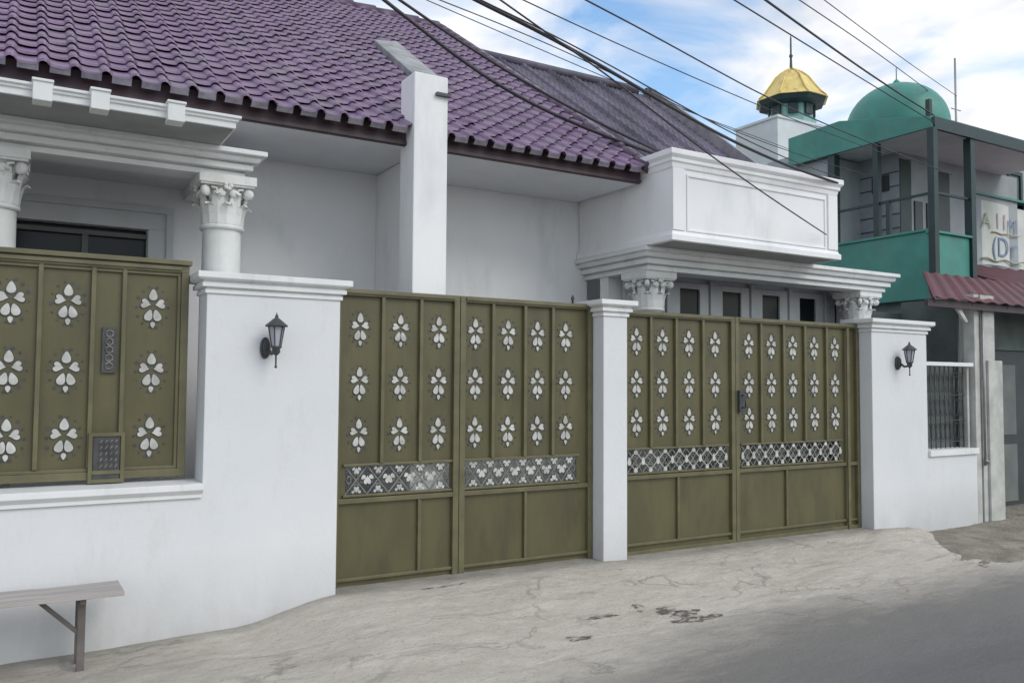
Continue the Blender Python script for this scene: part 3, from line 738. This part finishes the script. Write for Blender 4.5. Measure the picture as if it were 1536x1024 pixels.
mb = MB(); frame_rect(mb, .45, .665, .94, 1.265, .024, GL-.042, GL-.023)
mb.box(.475, .640, GL-.040, GL-.033, .995, 1.02); mb.mi = 1; mb.box(.478, .637, GL-.032, GL-.027, .963, 1.237)
mb.mi = 2
for i in range(4):
    for j in range(5): mb.tube([(.515+i*.03, GL-.040, 1.045+j*.04-.012), (.53+i*.03, GL-.040, 1.045+j*.04+.012)], .005, 4)
mb.build('latch_box', ['olive_bar', 'iron', 'fret'], gl)

# ------------------------------------------------------------------ wall lanterns
def lantern(x, z, label):
    r = empty('wall_lantern', (x, 0, z), label, 'lantern', 'lanterns on the fence walls')
    y = -.13
    mb = MB(); mb.poly_y([(x-.045+.034*math.cos(t), z-.045+.075*math.sin(t)) for t in [i*math.pi/8 for i in range(16)]], -.03, -.001)
    mb.poly_y([(x-.045+.022*math.cos(t), z-.045+.055*math.sin(t)) for t in [i*math.pi/8 for i in range(16)]], -.05, -.028)
    sub(mb, 'backplate', 'iron', r, .003)
    mb = MB(); mb.tube([(x-.035, -.04, z-.05), (x-.02, -.08, z-.085), (x, y, z-.075), (x, y, z-.05)], .013, 8)
    mb.lathe([(.004, -.185), (.011, -.178), (.006, -.165), (.006, -.10), (.018, -.09), (.03, -.075), (.026, -.055), (.036, -.045), (.04, -.035)], (x, y, z), 10)
    sub(mb, 'bracket', 'iron', r)
    mb = MB(); mb.lathe([(.030, -.034), (.052, .098)], (x, y, z), 6, smooth=False); sub(mb, 'glass', 'lampglass', r)
    mb = MB()
    for k in range(6):
        t = 2*math.pi*k/6; mb.bar((x+.032*math.cos(t), y+.032*math.sin(t), z-.036), (x+.055*math.cos(t), y+.055*math.sin(t), z+.1), .007)
    mb.lathe([(.056, .096), (.076, .098), (.078, .105), (.046, .132), (.022, .152), (.012, .16), (.012, .172), (.004, .185), (.002, .196)], (x, y, z), 12, smooth=False)
    sub(mb, 'lamp_cage', 'iron', r)
    return r
lantern(1.555, 1.88, 'small dark lantern on the wide white wall above the bench')
l2 = lantern(8.53, 1.90, 'small dark lantern on the end wall right of the gates')

# ------------------------------------------------------------------ bench
b_ = empty('bench', (-.4, -.3, -.08), 'weathered plank bench with angled brace against the white wall', 'bench')
mb = MB()
n = 24
pts = []
for i in range(n+1):
    x = -1.7+2.31*i/n; pts.append(x)
for (ya, yb) in ((-.50, -.335), (-.327, -.16)):
    vs = []
    for i, x in enumerate(pts):
        dz = .006*math.sin(x*3+ya*9)+.004*noise.noise(Vector((x*6, ya, 0))); e = .004*noise.noise(Vector((x*9, ya*3, 5)))
        for (yy, zz) in ((ya+e, .362+dz), (yb+e, .362+dz), (yb+e, .386+dz), (ya+e, .386+dz)): vs.append((x, yy, zz))
    fs = [(0, 1, 2, 3), tuple(4*n+q for q in (3, 2, 1, 0))]
    for i in range(n):
        for q in range(4): fs.append((4*i+q, 4*(i+1)+q, 4*(i+1)+(q+1) % 4, 4*i+(q+1) % 4))
    mb.add(vs, fs)
sub(mb, 'seat', 'wood', b_, .003)
for sx_ in (.40, -1.45):
    for yy in (-.35, -.19):
        mb = MB(); mb.bar((sx_, yy, -.11), (sx_, yy+.005, .362), .042, .032); sub(mb, 'leg', 'woodleg', b_, .003)
mb = MB(); mb.bar((.40, -.46, .345), (.40, -.2, .345), .03, .03); mb.bar((-1.45, -.46, .345), (-1.45, -.2, .345), .03, .03); sub(mb, 'apron', 'woodleg', b_)
for a, c in (((.165, -.35, .363), (.39, -.35, .14)), ((-1.215, -.35, .363), (-1.44, -.35, .14))):
    mb = MB(); mb.bar(a, c, .016, .024); sub(mb, 'brace', 'woodleg', b_)

# ------------------------------------------------------------------ mosque
mo = empty('mosque', (15.5, 5, 0), 'green and grey small mosque with canopied balcony and green dome', 'mosque')
mb = MB(); mb.box(15.0, 19.2, 4.4, 10, 0, 6.25); mb.box(14.1, 15, 5.3, 9, 0, 6.2); mb.build('wall', 'pale', mo)
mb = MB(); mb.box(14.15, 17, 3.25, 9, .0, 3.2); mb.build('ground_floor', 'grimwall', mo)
mb = MB(); mb.box(14.125, 17.4, 3.17, 5.29, 3.25, 3.45)
mb.box(14.0, 14.12, 3.12, 9, 3.15, 4.36); mb.box(14.12, 15.12, 3.08, 3.16, 3.45, 4.32)
mb.box(13.97, 14.15, 3.06, 9, 4.36, 4.41); mb.box(13.97, 15.14, 3.03, 3.20, 4.32, 4.365)
mb.build('balcony', 'green', mo, .01)
for (px_, py_, w_, zb_) in ((13.99, 3.05, .125, 3.3), (14.06, 4.22, .11, 4.415), (14.06, 5.2, .16, 4.415), (15.2, 3.10, .14, 3.2)):
    mb = MB(); mb.box(px_-w_/2, px_+w_/2, py_-w_/2, py_+w_/2, zb_, 6.195); mb.build('post', 'greendark', mo)
mb = MB(); mb.bar((14.06, 3.1, 5.05), (14.06, 5.2, 5.05), .045); mb.bar((14.06, 3.98, 4.36), (14.06, 3.98, 5.07), .08); mb.bar((14.1, 3.1, 5.06), (15.1, 3.1, 5.06), .045)
mb.build('railing', 'greendark', mo)
mb = MB()
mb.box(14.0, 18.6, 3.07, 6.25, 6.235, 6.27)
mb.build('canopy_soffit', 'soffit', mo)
mb = MB()
mb.poly_x([(3.05, 6.272), (6.27, 6.272), (6.27, 6.80), (5.0, 6.84), (3.07, 6.42)], 13.98, 14.10)
mb.add([(14.1, 3.05, 6.42), (18.7, 3.05, 6.42), (18.7, 5., 6.84), (14.1, 5., 6.84), (14.1, 6.27, 6.80), (18.7, 6.27, 6.80)], [(0, 1, 2, 3), (3, 2, 5, 4)])
mb.box(13.95, 14.0, 3.03, 6.3, 6.20, 6.275)
mb.build('canopy', 'green', mo, .008)
mb = MB(); mb.box(14.0, 18.7, 3.0, 3.06, 6.18, 6.40); mb.build('canopy_fascia', 'greendark', mo)
mb = MB(); prof_ = [(.97, -.45), (.97, .0)]+[(.97*math.cos(t), .88*math.sin(t)) for t in [i*math.pi/2/12 for i in range(1, 12)]]+[(.05, .885)]
mb.lathe(prof_, (15.25, 4.6, 6.80), 48)
mb.lathe([(.06, .87), (.09, .91), (.05, .96), (.012, 1.0), (.01, 1.22), (.002, 1.26)], (15.25, 4.6, 6.80), 10)
mb.build('dome', 'green', mo)
mb = MB(); mb.box(14.16, 14.24, 3.2, 3.28, 6.5, 6.80); mb.build('rooftop_box', 'greendark', mo)
mb = MB()
mb.box(14.97, 14.998, 4.62, 5.0, 5.5, 5.82); mb.build('window', 'darkdoor', mo)
mb = MB(); mb.box(16.1, 16.62, 4.37, 4.398, 3.5, 6.0); mb.build('door', 'darkdoor', mo)
mb = MB(); mb.box(15.45, 15.7, 4.37, 4.398, 4.4, 5.3); mb.build('window', 'darkdoor', mo)
mb = MB(); mb.box(15.85, 16.0, 4.37, 4.398, 4.4, 5.3); mb.build('window', 'darkdoor', mo)
mb = MB()
for k in range(9): mb.box(14.984, 14.999, 4.41, 5.29, 3.6+k*.28, 3.615+k*.28)
mb.box(15.0, 15.35, 4.38, 4.399, 3.5, 6.1)
mb.build('siding_joint', 'greendark', mo)

mi_ = empty('minaret', (19.2, 11, 0), 'pale square minaret with a gold faceted dome behind the grey roof', 'minaret')
mb = MB(); mb.box(17.85, 21.5, 10, 11.55, 0, 8.93); mb.box(17.81, 21.54, 9.96, 11.59, 8.93, 9.0); mb.build('shaft', 'tower', mi_)
mb = MB(); cxm, cym = 19.45, 10.9
mb.lathe([(.72, 8.98), (.72, 9.25), (.62, 9.3), (.62, 9.8)], (cxm, cym, 0), 8, smooth=False, rot=math.pi/8)
mb.build('lantern_drum', 'paleteal', mi_)
for k in range(8):
    t = k*math.pi/4; c = Vector((cxm+.63*math.cos(t), cym+.63*math.sin(t), 9.52)); e = Vector((-math.sin(t), math.cos(t), 0))
    mb = MB(); mb.bar(c-e*.14, c+e*.14, .05, .3); mb.build('drum_opening', 'greendark', mi_)
mb = MB(); mb.lathe([(.72, 9.68), (.95, 9.74), (1.0, 9.86), (.8, 9.87)], (cxm, cym, 0), 8, smooth=False, rot=math.pi/8); mb.build('eave_ring', 'greendark', mi_)
GD = [(1.06, 9.86), (1.0, 9.90), (.84, 10.05), (.66, 10.30), (.49, 10.55), (.30, 10.72), (.14, 10.82), (.05, 10.86)]
mb = MB(); mb.lathe(GD, (cxm, cym, 0), 8, smooth=False, rot=math.pi/8)
for k in range(8):
    t = math.pi/8+k*math.pi/4
    mb.tube([(cxm+(r_+.01)*math.cos(t), cym+(r_+.01)*math.sin(t), z_+.01) for r_, z_ in GD[1:]], .024, 5)
mb.build('gold_dome', 'gold', mi_)
mb = MB(); mb.lathe([(.07, 10.75), (.09, 10.85), (.045, 10.9), (.03, 11.2), (.06, 11.26), (.028, 11.32), (.024, 11.8), (.004, 11.9)], (cxm, cym, 0), 10); mb.build('finial', 'iron', mi_)

# building behind on the right
bb2 = empty('building', (20, 5, 0), 'grey rendered building with framed windows at the right edge behind the banner', 'building')
mb = MB(); mb.box(17.45, 26, 5.2, 10, 0, 7.6); mb.build('wall', 'pale', bb2)
for x in (18.6, 20.3, 22.4):
    wd = child_empty('window', (x, 5.19, 6), bb2)
    mb = MB(); frame_rect(mb, x-.55, x+.55, 5.75, 6.75, .09, 5.14, 5.197); mb.box(x-.04, x+.04, 5.15, 5.197, 5.84, 6.66); sub(mb, 'window_frame', 'greendark', wd)
    mb = MB(); mb.box(x-.46, x+.46, 5.185, 5.195, 5.84, 6.66); sub(mb, 'pane', 'greydoor', wd)
mb = MB(); mb.add([(17.3, 4.35, 5.75), (26, 4.35, 5.75), (26, 5.2, 5.95), (17.3, 5.2, 5.95), (17.3, 4.35, 5.70), (26, 4.35, 5.70)], [(0, 1, 2, 3), (4, 5, 1, 0)])
mb.build('ledge', 'green', bb2)

# faded banner
ba_ = empty('banner', (18.8, 4.4, 4.2), 'faded white banner with scrawled letters hanging above the red awning', 'banner')
mb = MB(); nx_ = 24; vs = []; fs = []
for i in range(nx_+1):
    x = 17.35+4.1*i/nx_
    for (yy, z) in ((0, 4.22), (0, 5.62-.05*math.sin(math.pi*i/nx_))):
        for d in (0, .02): vs.append((x, 4.4+.03*math.sin(x*3)+yy+d, z))
for i in range(nx_):
    a = i*4; fs += [(a, a+4, a+6, a+2), (a+1, a+3, a+7, a+5), (a+2, a+6, a+7, a+3), (a, a+1, a+5, a+4)]
mb.add(vs, fs); mb.build('cloth', 'banner', ba_)
def letters(txt, x, z, size, mat):
    cu = bpy.data.curves.new('letters', 'FONT'); cu.body = txt; cu.size = size; cu.extrude = .002; cu.offset = -.004
    o = bpy.data.objects.new('tmp', cu); COL.objects.link(o)
    dg = bpy.context.evaluated_depsgraph_get(); me = bpy.data.meshes.new_from_object(o.evaluated_get(dg))
    bpy.data.objects.remove(o)
    me.transform(Matrix.Translation((x, 4.355, z)) @ Matrix.Rotation(math.pi/2, 4, 'X'))
    me.materials.clear(); me.materials.append(M[mat])
    q = bpy.data.objects.new('lettering', me); COL.objects.link(q); q.parent = ba_; q.matrix_parent_inverse = Matrix.Translation(-ba_.location)
letters('A', 17.75, 5.0, .5, 'ink_green'); letters('I I', 18.28, 5.02, .5, 'ink_pink'); letters('M', 18.75, 4.97, .46, 'ink_blue')
letters('(D', 18.1, 4.42, .62, 'ink_grey'); letters('r', 18.85, 4.44, .6, 'ink_grey')
mb = MB(); mb.tube([(17.7+.1*i, 4.35, 4.33+.03*math.sin(i*.9)) for i in range(18)], .018, 5); mb.build('scrawl', 'ink_green', ba_)
mb = MB(); mb.tube([(18.1+.1*i, 4.35, 4.93+.015*math.sin(i*1.3)) for i in range(12)], .016, 5); mb.build('scrawl', 'ink_yellow', ba_)

# ------------------------------------------------------------------ neighbour at the right edge
nb = empty('neighbour_house', (11, 1, 0), 'shaded neighbour house under a red tin awning on pale posts', 'house')
mb = MB(); mb.box(9.1, 10.72, 1.352, 1.5, -.1, 2.6); mb.box(10.62, 15, .555, .7, 2.1, 2.85); mb.box(10.55, 10.62, .55, 1.35, -.1, 2.75); mb.box(12.35, 15, .555, .7, -.1, 2.1)
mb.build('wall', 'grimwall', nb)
mb = MB(); frame_rect(mb, 10.42, 11.0, .9, 2.45, .07, 1.30, 1.348); mb.build('window_frame', 'cementpost', nb)
mb = MB(); mb.box(11.1-.62, 10.93, 1.33, 1.345, .97, 2.38); mb.build('pane', 'darkdoor', nb)
dr = child_empty('door', (11.4, .55, 0), nb)
mb = MB(); mb.box(10.62, 12.35, .60, .66, -.1, 2.1); frame_rect(mb, 10.98, 11.08, -.05, 2.1, .03, .56, .6); sub(mb, 'door_leaf', 'darkdoor', dr)
mb = MB(); mb.box(11.12, 11.95, .585, .60, .05, .82); mb.box(11.12, 11.95, .59, .60, .95, 1.9); sub(mb, 'door_panel', 'greydoor', dr)
for (x0, x1, z1_) in ((10.03, 10.13, 2.72), (10.17, 10.46, 2.72)):
    mb = MB(); mb.box(x0, x1, .02, .16 if x0 < 10.1 else .3, -.1, z1_); mb.build('post', 'cementpost', nb, .006)
mb = MB(); mb.box(10.26, 10.56, -.012, .018, -.05, 1.92); mb.build('post_board', 'cementpost', nb, .004)
mb = MB(); mb.tube([(10.15, -.01, 2.6), (10.15, -.012, .65)], .014, 6); mb.tube([(10.15, -.012, .72), (10.19, -.02, .68)], .022, 6); mb.build('cable_conduit', 'steel', nb)
mb = MB()   # tin awning
nxa = 90; vs = []; fs = []
for i in range(nxa+1):
    x = 9.0+5.6*i/nxa; xb = 11.05+5.2*i/nxa; h = .012*math.sin(i*1.4)
    zl = 2.62
    vs += [(x, -.12, zl+h), (xb, 1.35, 3.22+h), (x, -.12, zl+h-.012), (xb, 1.35, 3.21+h-.012)]
for i in range(nxa):
    a = i*4; fs += [(a, a+4, a+5, a+1), (a+2, a+3, a+7, a+6), (a, a+2, a+6, a+4)]
mb.add(vs, fs); mb.build('awning', 'red', nb)
mb = MB(); mb.box(8.99, 14.5, -.06, -.02, 2.52, 2.60); mb.box(10.2, 14.5, .6, .66, 2.78, 2.86)
for i in range(8): mb.bar((9.1+i*.75, -.05, 2.585), (11.1+i*.72, 1.3, 3.13), .04, .06)
mb.build('awning_frame', 'fascia', nb)
mb = MB()
vs = []; fs = []
for i in range(61):
    x = 15.35+7*i/60; h = .014*math.sin(i*1.4); vs += [(x, 2.3, 3.35+h), (x, 4.3, 4.16+h), (x, 2.3, 3.336+h), (x, 4.3, 4.146+h)]
for i in range(60):
    a = i*4; fs += [(a, a+4, a+5, a+1), (a+2, a+3, a+7, a+6), (a, a+2, a+6, a+4)]
mb.add(vs, fs); mb.build('upper_awning', 'red', nb)
mb = MB(); mb.add([(9.62, -.02, 2.52), (9.70, -.02, 2.52), (9.84, -.02, 2.38), (9.80, -.02, 2.36), (9.62, .01, 2.52), (9.70, .01, 2.52), (9.84, .01, 2.38), (9.80, .01, 2.36)], [(0, 1, 2, 3), (7, 6, 5, 4), (0, 4, 5, 1), (1, 5, 6, 2), (2, 6, 7, 3), (3, 7, 4, 0)])
mb.build('gutter_spout', 'cementpost', nb)
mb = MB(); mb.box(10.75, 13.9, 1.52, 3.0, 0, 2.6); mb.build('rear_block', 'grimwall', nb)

an = MB(); an.tube([(17.77, 4.9, 6.2), (17.77, 4.9, 8.85)], .022, 6); an.tube([(17.6, 4.9, 7.7), (17.95, 4.9, 7.7)], .012, 5)
tag(an.build('antenna_mast', 'steel'), 'thin grey mast standing right of the green dome', 'antenna')

# ------------------------------------------------------------------ power lines
W = dict(
a=[(2.95,1.50,5.24),(3.28,1.50,5.09),(3.61,1.40,4.82),(4.06,1.30,4.55),(4.43,1.10,4.34),(4.79,1.00,4.23),(5.18,0.80,4.04),(5.59,0.50,3.86)],
b=[(2.98,1.20,5.13),(3.51,1.20,4.89),(4.10,1.00,4.56),(4.65,0.90,4.34),(5.16,0.70,4.07),(5.59,0.40,3.84)],
c=[(2.60,-1.00,4.17),(3.27,-0.90,4.11),(3.87,-0.80,4.02),(4.50,-0.60,3.95),(5.60,-0.40,3.78),(6.43,-0.20,3.74),(7.47,-0.05,3.74)],
d=[(2.62,-1.05,4.15),(3.30,-0.90,4.13),(3.91,-0.80,4.05),(4.56,-0.60,4.00),(5.68,-0.40,3.84),(6.66,-0.10,3.83),(7.98,0.30,3.93)],
e=[(3.05,0.50,4.87),(3.66,0.60,4.86),(4.40,0.80,4.87),(5.03,0.90,4.83),(6.11,1.10,4.71),(7.22,1.30,4.61),(8.47,1.50,4.55),(11.55,2.60,4.93)],
f=[(3.59,0.00,4.80),(4.23,0.20,4.82),(4.91,0.40,4.84),(5.68,0.60,4.86),(6.42,0.80,4.87),(7.72,1.20,4.96),(9.56,1.80,5.07),(12.06,2.60,5.33)],
g=[(3.88,-0.50,4.67),(4.50,-0.30,4.70),(5.29,0.00,4.74),(5.85,0.20,4.77),(7.02,0.60,4.80),(7.96,0.90,4.84),(10.20,1.60,4.99),(14.0,2.70,5.28)],
h=[(6.03,0.00,5.39),(7.71,0.80,5.72),(10.06,1.80,6.07),(11.99,2.50,6.26),(13.95,2.98,6.27)],
i=[(6.13,-0.30,5.30),(8.00,0.60,5.67),(10.15,1.60,5.98),(12.21,2.40,6.27),(13.95,2.98,6.40)],
j=[(8.14,1.00,6.30),(10.45,2.00,6.76),(12.94,3.00,7.07),(15.54,4.00,7.36)],
k=[(8.60,1.00,6.41),(12.36,2.60,6.97),(17.77,4.88,8.0)],
l=[(3.07,-1.20,3.96),(3.64,-1.10,3.86),(4.16,-1.00,3.67),(4.80,-0.80,3.50),(5.80,-0.60,3.33),(6.45,-0.40,3.20),(7.27,-0.06,3.17)],
m=[(3.86,2.50,5.85),(4.71,2.50,5.70),(5.81,2.60,5.61),(7.05,2.70,5.45),(8.53,3.00,5.39),(10.75,4.00,5.76),(13.16,5.50,6.26)],
)
def smooth_line(pts, n=8):
    P = [Vector(p) for p in pts]; out = []
    for i in range(len(P)-1):
        p0 = P[i-1] if i else P[0]*2-P[1]; p1, p2 = P[i], P[i+1]; p3 = P[i+2] if i+2 < len(P) else P[-1]*2-P[-2]
        for k in range(n):
            t = k/n; out.append(.5*((2*p1)+(p2-p0)*t+(2*p0-5*p1+4*p2-p3)*t*t+(3*p1-p0-3*p2+p3)*t**3))
    out.append(P[-1]); return out
def relax(pts, it):
    P = [Vector(p) for p in pts]
    for _ in range(it):
        P = [P[0]]+[(P[i-1]+P[i]*2+P[i+1])/4 for i in range(1, len(P)-1)]+[P[-1]]
    return P
LBL = dict(a=('thick dark cable sagging across the purple tiles, lower of the leftmost pair', .017), b=('dark cable running down beside the purple roof rake, upper of the leftmost pair', .013),
 c=('thick black cable reaching the right end of the white parapet', .013), d=('thin cable beside the thick one over the white parapet', .006),
 e=('thin cable over the grey roof passing above the white parapet', .0055), f=('thin cable crossing the blue patch of sky towards the minaret neck', .006),
 g=('cable crossing under the gold dome and over the green canopy edge', .008), h=('cable ending at the canopy corner, passing just above the gold finial', .009),
 i=('thicker cable crossing the face of the green dome to the canopy corner', .012), j=('thin cable passing over the top right of the green dome', .008),
 k=('thin cable running to the mast right of the green dome', .007), l=('thin drop cable crossing the face of the white parapet', .007),
 m=('very thin cable crossing low in front of the minaret wall', .006))
for k, pts in W.items():
    P = relax(pts, 2); d = (P[0]-P[1]); d.normalize()
    ext = [P[0]+d*t+Vector((0, 0, .006*t*t)) for t in (9, 6, 3.5, 1.6, .6)]
    mb = MB(); mb.tube(smooth_line(ext+P, 5), LBL[k][1]*(1.05 if LBL[k][1] > .01 else .9), 6)
    tag(mb.build('power_cable', 'wire'), LBL[k][0], 'cable', 'overhead cables above the roof')

# ------------------------------------------------------------------ world, sun
SUN_EL, SUN_AZ = math.radians(40), math.radians(155)     # azimuth clockwise from +y
HOLE = Vector((.578, .70, .42)).normalized()
w = bpy.data.worlds.new('World'); SC.world = w; w.use_nodes = True
nt = w.node_tree; bg = nt.nodes['Background']
sky = nt.nodes.new('ShaderNodeTexSky'); sky.sky_type = 'NISHITA'; sky.sun_disc = False
sky.sun_elevation = SUN_EL; sky.sun_rotation = SUN_AZ; sky.air_density = 1.2; sky.dust_density = 1.5
tc = nt.nodes.new('ShaderNodeTexCoord')
mp = nt.nodes.new('ShaderNodeMapping'); mp.inputs['Scale'].default_value = (1, 1, 2.2); mp.inputs['Location'].default_value = (.3, .1, .25)
nt.links.new(tc.outputs['Generated'], mp.inputs[0])
n1 = nt.nodes.new('ShaderNodeTexNoise'); n1.inputs['Scale'].default_value = 4.2; n1.inputs['Detail'].default_value = 9; n1.inputs['Roughness'].default_value = .52; n1.inputs['Distortion'].default_value = .5
nt.links.new(mp.outputs[0], n1.inputs['Vector'])
hole = nt.nodes.new('ShaderNodeVectorMath'); hole.operation = 'DOT_PRODUCT'; nt.links.new(tc.outputs['Generated'], hole.inputs[0])
hole.inputs[1].default_value = HOLE
hm = nt.nodes.new('ShaderNodeMapRange'); hm.inputs[1].default_value = .975; hm.inputs[2].default_value = 1.0; hm.inputs[3].default_value = .035; hm.inputs[4].default_value = -.05
nt.links.new(hole.outputs['Value'], hm.inputs[0])
ad = nt.nodes.new('ShaderNodeMath'); ad.operation = 'ADD'; nt.links.new(n1.outputs['Fac'], ad.inputs[0]); nt.links.new(hm.outputs[0], ad.inputs[1])
cm = ramp(nt, ad.outputs[0], [(.36, (0, 0, 0)), (.58, (1, 1, 1))])
n2 = nt.nodes.new('ShaderNodeTexNoise'); n2.inputs['Scale'].default_value = 6; n2.inputs['Detail'].default_value = 9; n2.inputs['Distortion'].default_value = .6
nt.links.new(mp.outputs[0], n2.inputs['Vector'])
cc = ramp(nt, n2.outputs['Fac'], [(.32, (6.0, 6.25, 6.8)), (.6, (8.8, 8.8, 8.9))])
skyb = mix(nt, 1., sky.outputs[0], (1.5, 1.75, 1.9), 'MULTIPLY')
c = mix(nt, cm.outputs[0], skyb, cc.outputs[0])
nt.links.new(c, bg.inputs['Color']); bg.inputs['Strength'].default_value = .13
ld = bpy.data.lights.new('sun', 'SUN'); ld.energy = 1.15; ld.angle = math.radians(28); ld.color = (1, .95, .87)
lo = bpy.data.objects.new('sun', ld); COL.objects.link(lo)
d = Vector((math.sin(SUN_AZ)*math.cos(SUN_EL), math.cos(SUN_AZ)*math.cos(SUN_EL), math.sin(SUN_EL)))
lo.rotation_euler = d.to_track_quat('Z', 'Y').to_euler(); lo.location = d*30

# ------------------------------------------------------------------ camera
R_ = [[0.8596805, -0.5107923, 0.0063720], [0.0309451, 0.0396226, -0.9987354], [0.5098939, 0.8587906, 0.0498693]]
cam = bpy.data.cameras.new('camera'); co = bpy.data.objects.new('camera', cam); COL.objects.link(co)
mx = Matrix([[R_[0][i], -R_[1][i], -R_[2][i]] for i in range(3)]).to_4x4(); mx.translation = (0, -5.9, 1.6)
co.matrix_world = mx; cam.sensor_width = 36; cam.lens = 36*1266.5/1536; cam.clip_end = 1500
SC.camera = co
SC.render.engine = 'CYCLES'
SC.view_settings.view_transform = 'Standard'; SC.view_settings.look = 'None'; SC.view_settings.exposure = -.03; SC.view_settings.gamma = 1
